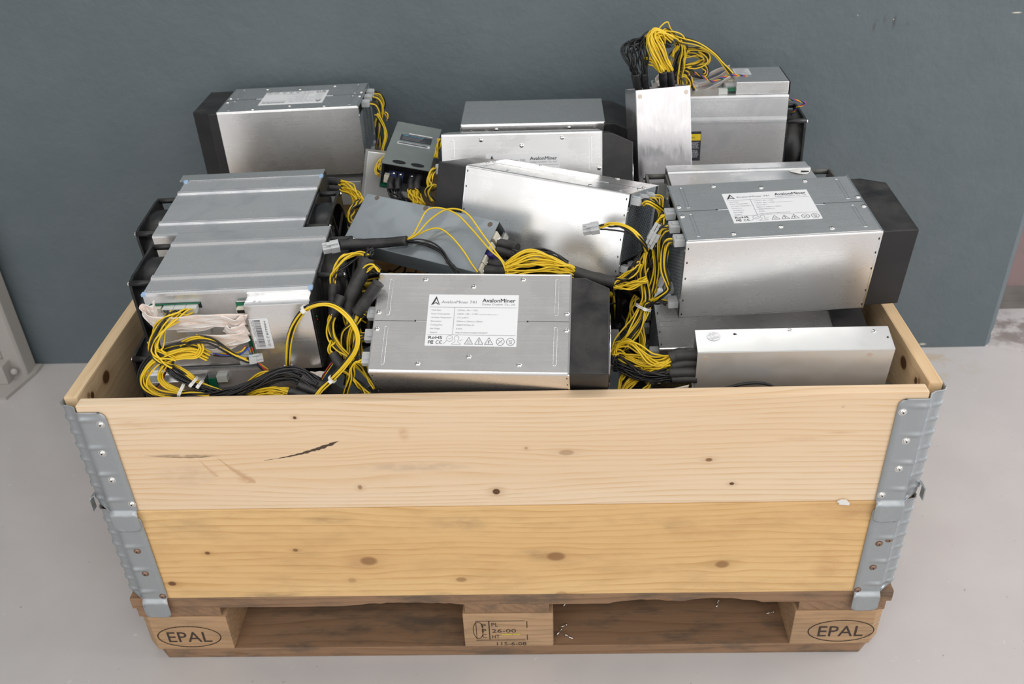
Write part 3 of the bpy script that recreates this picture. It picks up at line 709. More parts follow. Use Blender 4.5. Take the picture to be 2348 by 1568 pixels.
def screw_mb(x, y, z, r=.0038, ax=(0, 0, 1)):
    m = MB(); c = Vector((x, y, z)); a = Vector(ax)
    m.dome(c, a, r, r * .5, 14, 0); u = a.orthogonal().normalized(); w_ = a.cross(u)
    for d, e in ((u, w_), (w_, u)):
        b = c + a * r * .47
        m.add([b + d * r * .55 + e * r * .12, b - d * r * .55 + e * r * .12, b - d * r * .55 - e * r * .12, b + d * r * .55 - e * r * .12], [(0, 1, 2, 3)], 1)
    return m
def lattice(m, y0, y1, z0, z1, x, p=.0058, wdt=.0011, mi=0):
    """Perforated grille of slanted slots: two crossing families of bars clipped to a rectangle."""
    for sl in (1, -1):
        tn = .62 * sl; n = int(((z1 - z0) + (y1 - y0)) / p) + 4
        for k in range(-n, n):
            c = z0 + k * p
            pts = []
            for y in (y0, y1): pts.append((y, c + tn * (y - y0) + (0 if sl > 0 else (y1 - y0) * .62)))
            (ya, za), (yb, zb) = pts
            if max(za, zb) < z0 or min(za, zb) > z1: continue
            def clip(ya, za, yb, zb):
                for lim, s in ((z0, 1), (z1, -1)):
                    if (za - lim) * s < 0: ya, za = ya + (yb - ya) * (lim - za) / (zb - za), lim
                    if (zb - lim) * s < 0: ya, za, yb, zb = ya, za, ya + (yb - ya) * (lim - za) / (zb - za), lim
                return ya, za, yb, zb
            ya, za, yb, zb = clip(ya, za, yb, zb)
            if abs(yb - ya) < 1e-4: continue
            h = wdt / 2 * 1.18
            m.add([(x, ya, za - h), (x, yb, zb - h), (x, yb, zb + h), (x, ya, za + h), (x + .001, ya, za - h), (x + .001, yb, zb - h), (x + .001, yb, zb + h), (x + .001, ya, za + h)],
                  [(0, 3, 2, 1), (4, 5, 6, 7), (0, 1, 5, 4), (3, 7, 6, 2)], mi)
PLUG_Y = (.092, .058, .024)
def boxed_miner(mat4, label):
    e = empty('boxed_miner', mat4, label, 'mining computer', 'sheet metal miners with black fan shrouds')
    m = MB()
    outer = rr_poly(0, D_, -H_, 0, .0035); inner = rr_poly(.0012, D_ - .0012, -H_ + .0012, -.0012, .0024); n = len(outer)
    vs = []
    for x, pl in ((0, outer), (0, inner), (.010, inner), (L_, outer)): vs += [(x, y, z) for y, z in pl]
    fs = []; smo = []
    def band(a, b):
        for i in range(n): fs.append((a * n + i, b * n + i, b * n + (i + 1) % n, a * n + (i + 1) % n))
    band(3, 0); band(0, 1); band(1, 2); fs.append(tuple(3 * n + i for i in range(n)))
    m.add(vs, fs, 0)
    for z in (0, -H_):   # joint line down the middle of the two broad faces, with an open slot under the label
        s = 1 if z == 0 else -1
        m.box(.0008, .058, .0752, .0757, z - .0002, z + .0002, 1); m.box(.21, L_ - .0008, .0766, .0771, z - .0002, z + .0002, 1)
        m.box(.058, .211, .0748, .0765, z - .0003, z + .0003, 2); m.box(.2095, .2115, .0753, .0777, z - .0003, z + .00035, 1); m.box(.0565, .0585, .0745, .0768, z - .0003, z + .00035, 1)
        for cx, ya, yb in ((.0185, .084, .139), (.0185, .011, .067), (.2485, .0856, .1405), (.2485, .0128, .0686)):
            pts = []
            for k in range(9): pts.append((cx + .0022 * cos(pi * k / 8), yb - .0022 + .0022 * sin(pi * k / 8)))
            for k in range(9): pts.append((cx - .0022 * cos(pi * k / 8), ya + .0022 - .0022 * sin(pi * k / 8)))
            m.tube([(a, b, z) for a, b in pts + pts[:2]], .00042, 5, 2, caps=False)
    m.box(.0, .0016, .001, D_ - .001, -.0012, .0006, 2); m.box(L_ - .002, L_ + .0004, .0004, D_ - .0004, -.004, .0004, 2); m.box(L_ - .002, L_ + .0004, -.0005, .004, -H_ + .002, -.002, 2)
    for k, zz in enumerate((-.012, -.035, -.062, -.1, -.125)):
        for x in (.0035, L_ - .003): m.box(x - .0007, x + .0007, -.0004, .0002, zz - .0016, zz + .0016, 1)
    obj('case', m, ['alu', 'dark', 'edge'], e)
    g = MB(); g.box(.007, .0085, .0015, D_ - .0015, -H_ + .0015, -.0015, 1); lattice(g, .012, D_ - .012, -H_ + .022, -.024, .0018)
    for a in ((.0012, .012, -H_ + .0012, -.0012), (D_ - .012, D_ - .0012, -H_ + .0012, -.0012)): g.box(.001, .0026, *a, 0)
    g.box(.001, .0026, .0012, D_ - .0012, -H_ + .0012, -H_ + .022, 0); g.box(.001, .0026, .0012, D_ - .0012, -.006, -.0012, 0)
    o = obj('grille', g, ['zinc', 'dark'], e)
    for y in (.007, D_ - .007):
        for z in (-.02, -.105): obj('screw', screw_mb(.001, y, z, .0026, (-1, 0, 0)), ['steel', 'dark'], e)
    for zz in (-.0135, -H_ + .0135):
        for k, y in enumerate(PLUG_Y):
            p = MB(); up = 1 if zz > -.05 else -1
            p.box(-.0125, .002, y - .0085, y + .0085, zz - .0052, zz + .0052, bev=.0007); p.box(-.009, .001, y - .003, y + .003, zz + up * .0052, zz + up * .0072, bev=.0004)
            p.box(-.0132, -.012, y - .0065, y + .0065, zz - .0035, zz + .0035, 0, .0003)
            obj('connector', p, 'conn', e)
    for x, y in ((.0662, .1392), (.1339, .1284), (.2018, .1401), (.2631, .0889), (.2631, .0642), (.202, .0136), (.1344, .0243), (.0665, .013), (.0059, .063), (.0058, .0877)):
        obj('screw', screw_mb(x, y, 0), ['steel', 'dark'], e)
    # the opposite broad face has the same screws, merged with it as one fitting per screw
    for x, y in ((.0662, .1392), (.2018, .1401), (.2631, .0889), (.2631, .0642), (.202, .0136), (.0665, .013), (.0059, .063), (.0058, .0877)):
        obj('screw', screw_mb(x, y, -H_, ax=(0, 0, -1)), ['steel', 'dark'], e)
    s = MB()
    pl = [(L_ - .002, .0035), (L_ + SH, .0035), (L_ + SH, D_ - .020), (L_ + .0185, D_ - .0045), (L_ - .002, D_ - .0045)]
    s.prism(pl, -H_ + .0035, -.0035, 'z', bev=.0018, bev_all=True)
    so = obj('fan_shroud', s, 'black', e)
    f = MB(); 
    for r in (.05, .04, .03, .02, .01): f.tube([(L_ + SH + .0012, .067 + r * cos(2 * pi * k / 28), -H_ / 2 + r * sin(2 * pi * k / 28)) for k in range(29)], .0011, 5)
    f.tube([(L_ + SH + .0012, .067 - .055, -H_ / 2), (L_ + SH + .0012, .067 + .055, -H_ / 2)], .0012, 5); f.tube([(L_ + SH + .0012, .067, -H_ / 2 - .055), (L_ + SH + .0012, .067, -H_ / 2 + .055)], .0012, 5)
    obj('fan_guard', f, 'steel', so)
    lb = MB(); T = Matrix.Translation((.0735, .0392, .0)) ; W, Hh = .1235, .0765
    lb.box(.0735, .197, .0392, .1157, -.0002, .00055)
    lo = obj('label', lb, 'paper', e, label='white rating label')
    obj('print', sticker_print(), ['ink', 'inkgrey'], lo, T=Matrix.Translation((.0735, .0392, .0008)))
    return e
def spare(src, mat4, label):
    c = copy_tree(src); c.matrix_world = mat4; c['label'] = label
    def reg(o):
        for k in o.children: WORLD[k.name] = mat4; reg(k)
    reg(c); WORLD[c.name] = mat4
    return c
A1 = boxed_miner(POSE['A1'], 'silver boxed miner lying foremost at the centre, leaning on the front rim')
A2 = spare(A1, POSE['A2'], 'large silver boxed miner at right, its black shroud jutting over the right rim')
A3 = spare(A1, POSE['A3'], 'tilted silver boxed miner in the middle with its black shroud at left')
A4 = spare(A1, POSE['A4'], 'silver boxed miner at back left with an upside-down label on top')
A5 = spare(A1, POSE['A5'], 'silver boxed miner standing behind the tilted one, its label facing front')
A6 = spare(A1, POSE['A6'], 'rearmost silver boxed miner at the centre, smudged top close to the wall')
A7 = spare(A1, POSE['A7'], 'boxed miner lying low under the large right one, behind a long silver power supply')
# ------------------------------------------------------------------ extruded twin-fan miners (local: x along, y from controller side, z = 0 one ribbed face)
LE, WE, HE, FT = .244, .187, .131, .038
def ext_profile(we):
    """Cross-section (y, z) with stepped rails at two places on both ribbed faces."""
    def face(s):
        P = [(0, -.004)]
        P += [(.0006, -.0008), (.004, 0), (.006, 0), (.0062, -.0012), (.0075, -.0012), (.0078, 0)]
        for c in (.047, .148):
            if c > we - .02: continue
            P += [(c - .0075, -.0002), (c - .0045, .0022), (c - .0012, .0026), (c - .0008, .0002), (c + .0008, .0002), (c + .0012, .0024), (c + .0032, .0024), (c + .0036, 0)]
        P += [(we - .006, 0), (we - .0006, -.0008), (we, -.004)]
        return P
    top = face(1); bot = [(y, -HE - z) for y, z in face(1)][::-1]
    return top[::-1] + bot[::-1] if False else top + bot
def fan_frame_mb(s=.12):
    m = MB(); h = s / 2; R = s * .475; n = 40
    for x0, x1 in ((0, .004), (FT - .004, FT)):
        # square flange with a round opening
        vs = []; fs = []
        for x in (x0, x1):
            for k in range(n):
                a = 2 * pi * k / n; vs.append((x, R * cos(a), R * sin(a)))
            for k in range(n):
                a = 2 * pi * k / n; q = h / max(abs(cos(a)), abs(sin(a))); q = min(q, h * 1.36); vs.append((x, q * cos(a), q * sin(a)))
        for k in range(n):
            k2 = (k + 1) % n
            fs += [(k, k2, n + k2, n + k), (2 * n + k, 3 * n + k, 3 * n + k2, 2 * n + k2), (n + k, n + k2, 3 * n + k2, 3 * n + k), (k, 2 * n + k, 2 * n + k2, k2)]
        m.add(vs, fs)
    vs = []; fs = []
    for x, r in ((.002, R), (.008, R + .0005), (.010, R + .0022), (FT - .010, R + .0022), (FT - .008, R + .0005), (FT - .002, R)):
        for k in range(n): vs.append((x, r * cos(2 * pi * k / n), r * sin(2 * pi * k / n)))
    for i in range(5):
        for k in range(n): fs.append((i * n + k, i * n + (k + 1) % n, (i + 1) * n + (k + 1) % n, (i + 1) * n + k))
    m.add(vs, fs, 0, True)
    for a in (-1, 1):
        for b in (-1, 1): m.tube([(.001, a * (h - .0055), b * (h - .0055)), (FT - .001, a * (h - .0055), b * (h - .0055))], .0048, 10)
    return m
def rotor_mb():
    m = MB(); m.tube([(.006, 0, 0), (.008, 0, 0), (.032, 0, 0), (.033, 0, 0)], [.018, .0205, .0205, .018], 24)
    for k in range(7):
        a0 = 2 * pi * k / 7; vs = []; fs = []
        for i in range(5):
            r = .020 + .034 * i / 4
            for j in range(4):
                a = a0 + (.62 * j / 3) - .12 * i / 4; vs.append((.009 + .021 * j / 3, r * cos(a), r * sin(a)))
        for i in range(4):
            for j in range(3): fs.append((i * 4 + j, i * 4 + j + 1, (i + 1) * 4 + j + 1, (i + 1) * 4 + j))
        m.add(vs, fs, 0, True)
    for a in (0, pi / 2, pi, 1.5 * pi): m.box(.034, .037, -.0025, .0025, .0, .057, T=Matrix.Rotation(a + .3, 4, 'X'))
    return m
BANK_X = (.006, .078)
def fan_miner(mat4, label, we=WE, fans=(0, 1), fanmat='fan', front='full', mirror=False, fan_c=.105):
    e = empty('fan_miner', mat4, label, 'mining computer', 'extruded aluminium miners with open fans')
    m = MB(); m.prism(ext_profile(we), 0, LE, 'x'); m.box(-.0004, .0006, .004, we - .004, -HE + .004, -.004, 1); m.box(LE - .0006, LE + .0004, .004, we - .004, -HE + .004, -.004, 1)
    obj('housing', m, ['extrusion', 'dark'], e)
    for f in fans:
        x0 = -FT if f == 0 else LE
        T = Matrix.Translation((x0, fan_c, -HE / 2)) @ (Matrix.Scale(-1, 4, (1, 0, 0)) @ Matrix.Translation((-FT, 0, 0)) if f == 0 else Matrix())
        fo = obj('fan', fan_frame_mb(), fanmat, e, T=T); WORLD[fo.name] = mat4
        obj('rotor', rotor_mb(), 'fan', fo, T=T)
        xe = x0 - .0008 if f == 0 else x0 + FT + .0008; d = (-1 if f == 0 else 1)
        for a in (-1, 1):
            for b in (-1, 1):
                s = MB(); s.dome((xe, fan_c + a * .0535, -HE / 2 + b * .0535), (d, 0, 0), .0042, .003, 12); obj('screw', s, 'steel', fo)
    # controller box on the y = 0 side
    x0, x1 = (LE - .095, LE - .001)
    c = MB(); c.box(x0, x1, -.023, -.0005, -HE + .004, -.012, bev=.0012); c.box(x0 + .002, x1, -.0035, .0, -.0125, -.004, 0); c.box(x0 + .0, x0 + .0008, -.021, -.002, -HE + .006, -.014, 1)
    c.box(x0 - .012, x0 + .018, -.012, -.0105, -.0122, -.0112, 2); 
    co = obj('controller_box', c, ['alu', 'dark', 'edge'], e)
    for k in (0, 1):
        s = screw_mb(x0 + .014 + k * .008, -.014, -.0118, .002, (0, 0, 1)); obj('screw', s, ['steel', 'dark'], co)
    c = MB(); c.box(x0 - .016, x0 + .004, -.006, -.0045, -.05, -.016, 0); c.box(x0 - .014, x0 + .002, -.016, -.006, -.030, -.022, 1, .0005); c.box(x0 - .013, x0 + .001, -.0163, -.0155, -.0285, -.0235, 2)
    c.box(x0 - .012, x0 + .004, -.006, -.0045, -.118, -.07, 0)
    for z in (-.048, -.058, -.067): c.box(x0 - .012, x0 + .002, -.014, -.005, z - .003, z + .003, 1, .0005)
    obj('control_board', c, ['pcb', 'ivory', 'dark'], e)
    # connector bank of the upper hash board in its slot
    b = MB(); b.box(BANK_X[0] - .002, BANK_X[1] + .003, -.0008, .001, -.026, -.0165, 2); b.box(BANK_X[0] - .002, BANK_X[1] + .002, -.0026, .0004, -.0182, -.0168, 1)
    for k in range(3): b.box(.027 + k * .0168, .0432 + k * .0168, -.014, -.0005, -.0275, -.0185, 0, .0006)
    obj('power_sockets', b, ['grey_conn', 'pcb', 'dark'], e)
    b = MB(); b.box(.007, .024, -.009, -.0005, -.0275, -.0195, 0, .0006); obj('ribbon_socket', b, 'ivory', e)
    for bx in ((.05, .086, -.008, -.0004, -.069, -.058), (.118, .134, -.010, -.0004, -HE + .006, -HE + .018)):
        b = MB(); b.box(*bx, 0, .0005); obj('lower_socket', b, 'grey_conn', e)
    b = MB(); b.box(LE + .0006, LE + .0016, -.022, .042, -HE + .004, -.004, 0); b.box(LE + .0014, LE + .0022, -.014, .006, -.078, -.062, 1); b.box(LE + .0014, LE + .0022, -.012, -.006, -.1, -.094, 1)
    eo = obj('end_panel', b, ['fan', 'dark'], e)
    for z, mt in ((-.046, 'led_green'), (-.051, 'led_red')):
        d = MB(); d.dome((LE + .0016, -.006, z), (1, 0, 0), .0012, .0012, 8); obj('indicator', d, mt, eo)
    return e
M['led_green'] = plain('green_indicator_lens', (.02, .4, .12), .3); M['led_red'] = plain('red_indicator_lens', (.55, .03, .02), .3)
D1 = fan_miner(POSE['D1'], 'extruded aluminium miner at front left with ribbon cables and a barcode sticker')
D2 = spare(D1, POSE['D2'], 'ribbed aluminium miner second from the front at left, black fan at each end')
D3 = spare(D1, POSE['D3'], 'lowest aluminium miner at front left, under the one with ribbon cables')
D5 = spare(D1, POSE['D5'], 'ribbed aluminium miner behind the large right boxed miner, torn white tape on top')
D4 = fan_miner(POSE['D4'], 'aluminium miner standing at back right with a cable tangle and control box on top', we=.163, fan_c=.107, fans=(1,))
m = MB(); m.box(-.012, LE, -.0215, -.0005, -HE + .0005, -HE + .0035, bev=.0008); m.box(-.012, LE, -.0215, -.0205, -HE + .0005, -HE + .04); obj('side_cover', m, 'alu', D2)
for d in (D1, D2, D3, D4, D5): WORLD[d.name] = d.matrix_world
for o in D5.children:
    if o.name.startswith('fan'):
        o.data = o.data.copy(); o.data.materials[0] = M['fan_grey']
# stickers
def sheet(e, name, T, w_, h_, mat='paper', label=None):
    m = MB(); m.box(0, w_, 0, h_, -.0001, .0004); return obj(name, m, mat, e, label=label, T=T)
T = Matrix(((0, -1, 0, .1795), (0, 0, -1, -.0234), (1, 0, 0, -.0875), (0, 0, 0, 1))) @ Matrix.Scale(.81, 4)
sk = sheet(D1, 'sticker', T, .066, .034, label='white barcode sticker')
m = MB(); rng = random.Random(3); T2 = T @ Matrix.Translation((0, 0, .0007)); u = .004
while u < .062:
    b = rng.choice((.0004, .0004, .0008, .0012)); m.add([T2 @ Vector(q) for q in ((u, .0145, 0), (u + b, .0145, 0), (u + b, .0255, 0), (u, .0255, 0))], [(0, 1, 2, 3)]); u += b + rng.choice((.0005, .0007, .001))
text(m, 'Antminer', .005, .012, .0285, .0022, T2, 1); text(m, 'D3', .012, .018, .029, .0036, T2); text(m, 'Submodel: 18.3G', .027, .060, .0285, .003, T2, 1)
text(m, 'SN:HQDZ71DAGAABA0026', .004, .063, .0265 - .0002, .0018, T2); text(m, 'CE FC', .005, .020, .005, .0045, T2); text(m, 'BITMAIN', .030, .060, .005, .004, T2); ring(m, .0255, .007, .002, .0006, T2, a1=5)
obj('print', m, ['ink', 'inkgrey'], sk)
# D4 warning sticker on the ribbed face turned to the viewer (z = -HE)
T = Matrix(((1, 0, 0, .043), (0, -1, 0, .122), (0, 0, -1, -HE - .0006), (0, 0, 0, 1)))
sk = sheet(D4, 'warning_sticker', T, .047, .056, 'ink', 'yellow and black warning sticker')
m = MB(); T2 = T @ Matrix.Translation((0, 0, .0007)); m.add([T2 @ Vector(q) for q in ((.0007, .039, 0), (.0463, .039, 0), (.0463, .0515, 0), (.0007, .0515, 0))], [(0, 1, 2, 3)], 0); obj('yellow_band', m, 'stickeryellow', sk)
m = MB(); text(m, 'WARNING', .010, .036, .0435, .003, T2 @ Matrix.Translation((0, 0, .0002)), 0)
rng = random.Random(5)
for i in range(14):
    if i == 6: continue
    v = .035 - i * .0022; u = .003
    while u < .042:
        b = rng.uniform(.001, .004); m.add([T2 @ Vector(q) for q in ((u, v, 0), (min(u + b, .044), v, 0), (min(u + b, .044), v + .001, 0), (u, v + .001, 0))], [(0, 1, 2, 3)], 1); u += b + .0008
obj('print', m, ['ink', 'dullpaper'], sk)
T = Matrix(((1, 0, 0, LE - .091), (0, 0, -1, -.0234), (0, 1, 0, -.070), (0, 0, 0, 1)))
sk = sheet(D4, 'sticker', T, .030, .046, 'dullpaper', 'small grey rating sticker')
m = MB(); T2 = T @ Matrix.Translation((0, 0, .0007))
for i in range(9): stroke(m, [(.003, .006 + i * .0042), (rng.uniform(.016, .027), .006 + i * .0042)], .0008, T2)
obj('print', m, 'inkgrey', sk)
# torn white tape on the ribbed top of D5
m = MB(); vs = []; 
for k in range(10):
    a = 2 * pi * k / 10; vs.append((.223 + .017 * cos(a) * (1 + .25 * sin(3 * a)), .128 + .017 * sin(a) * (1 + .2 * cos(2 * a)), .0016 + .0012 * sin(2 * a)))
m.add(vs + [(.223, .128, .006)], [(k, (k + 1) % 10, 10) for k in range(10)], 0, True); m.tube([(.222, .118, .005), (.235, .119, .004)], .0012, 5, 1)
obj('torn_tape', m, ['scrap', 'dark'], D5, label='torn white tape')
for e_, pts in ((D1, ((0, .002, -.001), (LE - .002, .002, -.001))), (D2, ((.0, .004, -HE + .001), (LE - .002, .004, -HE + .001)))):
    for p in pts:
        m = MB(); m.box(p[0] - .002, p[0] + .004, p[1] - .003, p[1] + .005, p[2] - .003, p[2] + .0014, bev=.0008); obj('blue_tape', m, 'bluetape', e_, label='scrap of blue film')
# ------------------------------------------------------------------ power supplies (local: x along the length, z = 0 broad top, cables leave at one end)
def psu(mat4, label, L, W, T_, mat, end=1, spots=(), mouth=True):
    """Folded sheet box, open at the cable end, with a lip, weld spots and a dark inside."""
    e = empty('power_supply', mat4, label, 'power supply', 'metal power supplies among the miners')
    m = MB(); t = .0012
    xo = L if end else 0; xi = L - .03 if end else .03; xc = 0 if end else L
    out = [(0, -T_), (W, -T_), (W, 0), (0, 0)]; inn = [(t, -T_ + t), (W - t, -T_ + t), (W - t, -t), (t, -t)]
    vs = [(xc, *p) for p in out] + [(xo, *p) for p in out] + [(xo, *p) for p in inn] + [(xi, *p) for p in inn]
    fs = [(0, 1, 2, 3)]
    for a, b in ((0, 4), (4, 8), (8, 12)):
        for k in range(4): fs.append((a + k, a + (k + 1) % 4, b + (k + 1) % 4, b + k))
    fs.append((12, 13, 14, 15))
    bm = bmesh.new(); V = [bm.verts.new(p) for p in vs]
    for f in fs: bm.faces.new([V[i] for i in f])
    bmesh.ops.recalc_face_normals(bm, faces=bm.faces[:])
    ed = [x for x in bm.edges if {x.verts[0].index, x.verts[1].index} and all(v in V[:8] for v in x.verts) and not all(v in V[4:8] for v in x.verts)]
    bmesh.ops.bevel(bm, geom=ed, offset=.0014, segments=2, profile=.6, affect='EDGES')
    m._bm(bm, 0, False)
    d = MB(); g = .002
    d.box(min(xi, xi + (.001 if end else -.001)), max(xi, xi + (.001 if end else -.001)), g, W - g, -T_ + g, -g, 0)
    o = obj('case', m, mat, e); obj('interior', d, 'dark', e)
    for x, y, z, ax, mt in spots:
        s = MB(); s.cyl((x, y, z), ax, .0042, .0004, 6); obj('weld_spot', s, mt, e)
    return e
def lugs(e, L, ys, z, sgn, mats=('conn', 'steel')):
    for y in ys:
        m = MB(); x0, x1 = sorted((L - sgn * .012, L + sgn * .002))
        m.box(x0, x1, y - .007, y + .007, z - .006, z + .006, 0, .0008); m.dome((L + sgn * .002, y, z), (sgn, 0, 0), .0035, .0025, 10, 1); obj('terminal', m, mats, e)
P1 = psu(POSE['P1'], 'grey-green power supply with dark and white stickers and two round holes', .198, .086, .048, 'zinc_green', end=0)
P2 = psu(POSE['P2'], 'blue-grey power supply tilted in the middle under a long black cable sleeve', .24, .0877, .046, 'zinc', end=1,
         spots=[(x, y, 0, (0, 0, 1), 'hexspot') for x, y in ((.022, .083), (.113, .083), (.228, .079), (.19, .006))])
P3 = psu(POSE['P3'], 'long silver power supply at front right behind the rim, round white sticker on top', .2595, .0445, .1, 'zinc_light', end=0,
         spots=[(.011, 0, -.012, (0, -1, 0), 'copper'), (.228, 0, -.010, (0, -1, 0), 'copper')])
P4 = psu(POSE['P4'], 'bright power supply standing on end at back, cable leads out of its top', .279, .1023, .0586, 'mirror', end=1,
         spots=[(x, y, 0, (0, 0, 1), 'copper') for x, y in ((.268, .008), (.268, .094), (.1, .094))])
P5 = psu(POSE['P5'], 'grey power supply corner low beside the front centre miner at its left', .22, .086, .046, 'zinc', end=1, spots=[(.012, .03, 0, (0, 0, 1), 'steel')])
P6 = psu(POSE['P6'], 'power supply beneath the long silver one at front right, one corner showing', .277, .076, .05, 'zinc', end=0)
P7 = psu(POSE['P7'], 'power supply deep under the front centre miner, corner showing right of its shroud', .262, .11, .055, 'zinc', end=0)
P9 = psu(POSE['P9'], 'pale power supply deep in the gap below the zip-tied cable trunk', .277, .11, .055, 'zinc_light', end=0)
P8 = psu(POSE['P8'], 'power supply flat under the back left miner, bright front edge showing', .255, .085, .05, 'zinc_light', end=0)
P10 = psu(POSE['P10'], 'pale grey power supply on end, just left of the grey-green one', .2, .086, .046, 'zinc_light', end=1)
for p in (P1, P2, P3, P4, P5, P6, P7, P8, P9, P10): WORLD[p.name] = p.matrix_world
# the upright supply's stickers, finger holes and the row of screw terminals in its open end (local x = 0 is the cable end)
def onP1(x0, x1, y0, y1, z=.0003): m = MB(); m.box(x0, x1, y0, y1, -.0001, z); return m
obj('sticker', onP1(.112, .140, .012, .070), 'darksticker', P1, label='dark rating sticker')
m = MB(); rng = random.Random(9)
T2 = Matrix(((0, 1, 0, 0), (-1, 0, 0, 0), (0, 0, 1, .0006), (0, 0, 0, 1)))
for k in range(3): stroke(m, [(-.066 + k * .014, .135), (-.056 + k * .014, .135)], .003, T2, 0)
for k in range(4): stroke(m, [(-.066, .129 - k * .004), (-.066 + rng.uniform(.03, .045), .129 - k * .004)], .0012, T2, 1)
obj('print', m, ['blueprint', 'inkgrey'], P1.children[-1])
s2 = obj('sticker', onP1(.094, .104, .012, .072), 'paper', P1, label='white barcode sticker'); m = MB(); v = -.069
while v < -.018: b = rng.choice((.0006, .001, .0016)); stroke(m, [(v, .099), (v + b, .099)], .006, T2, 0); v += b + .0012
obj('print', m, 'inkgrey', s2)
m = MB()
for k in range(4): stroke(m, [(-.055 + k * .011, .1465), (-.047 + k * .011, .1465)], .004, T2, 0)
obj('lettering', m, 'paper', P1, label='white printed lettering')
for y in (.057, .024):
    m = MB(); m.add([(.014 + .0075 * cos(2 * pi * k / 20), y + .012 * sin(2 * pi * k / 20), .0004) for k in range(20)], [list(range(20))]); obj('finger_hole', m, 'dark', P1)
for k, y in enumerate((.062, .050, .030, .020)):
    m = MB(); m.box(-.004, .010, y - .005, y + .005, -.034, -.016, 0, .001); m.dome((-.002, y, -.0155), (0, 0, 1), .0034, .0024, 10, 1); obj('terminal', m, ['cap', 'steel'], P1)
m = MB(); m.box(-.002, .010, .070, .079, -.036, -.022, 0, .0008); obj('fan_plug', m, 'ivory', P1)
m = MB(); m.box(-.001, .016, .058, .084, -.0440, -.0425); obj('circuit_board', m, 'pcb', P1)
for y in (.056, .068): m = MB(); m.cyl((.012, y, -.042), (0, 0, 1), .005, .022, 14); obj('capacitor', m, 'cap', P1)
# the blue-grey supply's terminal blocks in its open right end
for y in (.066, .048, .026, .012):
    m = MB(); m.box(.226, .242, y - .0065, y + .0065, -.034, -.004, 0, .0008); m.dome((.242, y, -.016), (1, 0, 0), .0032, .0022, 10, 1); obj('terminal', m, ['ivory', 'steel'], P2)
m = MB(); m.box(.228, .250, .033, .041, -.026, -.006, 0, .001); obj('terminal_block', m, 'blueplate', P2, label='dark blue terminal block')
m = MB(); m.box(.236, .24, .002, .0862, -.0445, -.030, 0, .0005); obj('lip', m, 'zinc_light', P2)
# front right supply: round white sticker, pin hole, screws on its narrow top
T3 = Matrix(((1, 0, 0, .024), (0, 1, 0, .031), (0, 0, 1, .0006), (0, 0, 0, 1)))
m = MB(); m.add([T3 @ Vector((.0095 * cos(2 * pi * k / 28), .0095 * sin(2 * pi * k / 28), 0)) for k in range(28)], [list(range(28))]); so = obj('sticker', m, 'paper', P3, label='round white sticker')
m = MB(); T4 = T3 @ Matrix.Translation((0, 0, .0003)) @ Matrix.Rotation(.35, 4, 'Z')
stroke(m, [(-.0088, .0028), (.0088, .0028)], .0003, T4); stroke(m, [(-.0088, -.0034), (.0088, -.0034)], .0003, T4); stroke(m, [(0, .0028), (0, -.0034)], .0003, T4); stroke(m, [(-.0045, .0028), (-.0045, -.0034)], .0002, T4)
text(m, 'QC PASS', -.0055, .0055, -.0062, .0018, T4); text(m, '12', -.0042, -.0012, .004, .0022, T4); text(m, '15', .001, .0042, .004, .0022, T4); obj('print', m, 'inkgrey', so)
for x, y, r in ((.128, .040, .0034), (.238, .034, .0034)): obj('screw', screw_mb(x, y, 0, r), ['steel', 'dark'], P3)
m = MB(); m.disc((.053, .034, .0004), (0, 0, 1), .0018, 10); m.disc((.254, .022, .0004), (0, 0, 1), .0014, 10); m.box(.051, .056, .0332, .0348, 0, .0003); obj('pin_holes', m, 'dark', P3)
c = empty('power_cable', Matrix.Translation((-0.4427,0.0867,0.6236)), 'yellow and black cable fanning down from the socket row above the white ribbons', 'cable', 'loose power cables among the miners')
wires('wires', c, [(-0.4298,0.0742,0.6302),(-0.4340,0.0645,0.6300),(-0.4484,0.0568,0.6191),(-0.4618,0.0520,0.6014),(-0.4676,0.0500,0.5850),(-0.4595,0.0491,0.5725),(-0.4455,0.0510,0.5621)], 10, 8, 0.011, seed=1, wob=0.12, line0=((-0.4610,0.0914,0.6187),(-0.4158,0.0925,0.6193)), n=12)
c = empty('power_cable', Matrix.Translation((-0.4910,0.0481,0.5356)), 'large round coil of yellow and black cable in the front left corner', 'cable', 'loose power cables among the miners')
wires('wires', c, [(-0.4014,0.0626,0.5620),(-0.4199,0.0587,0.5781),(-0.4445,0.0549,0.5769),(-0.4706,0.0491,0.5669),(-0.4884,0.0452,0.5465),(-0.4904,0.0433,0.5285),(-0.4764,0.0433,0.5154),(-0.4516,0.0413,0.5125),(-0.4286,0.0384,0.5118),(-0.4029,0.0336,0.5096)], 11, 0, 0.0075, seed=2, wob=0.15)
wires('wires', c, [(-0.4070,0.0665,0.5639),(-0.4264,0.0626,0.5815),(-0.4523,0.0568,0.5802),(-0.4785,0.0510,0.5672),(-0.4944,0.0462,0.5460),(-0.4953,0.0433,0.5241),(-0.4804,0.0413,0.5116),(-0.4534,0.0375,0.5101),(-0.4212,0.0336,0.5107)], 0, 8, 0.005, seed=3, wob=0.15)
wires('wires', c, [(-0.4130,0.0674,0.5939),(-0.4074,0.0607,0.5881),(-0.4062,0.0578,0.5785),(-0.4145,0.0549,0.5697),(-0.4323,0.0529,0.5693),(-0.4509,0.0510,0.5652),(-0.4639,0.0481,0.5528),(-0.4695,0.0471,0.5388),(-0.4637,0.0462,0.5258),(-0.4471,0.0433,0.5185),(-0.4233,0.0413,0.5119)], 6, 0, 0.004, seed=4)
tie(c, (-0.4426,0.0423,0.5207), (0.0044,0.0000,-0.0024), 0.01, up=(0, -1, 0.3))
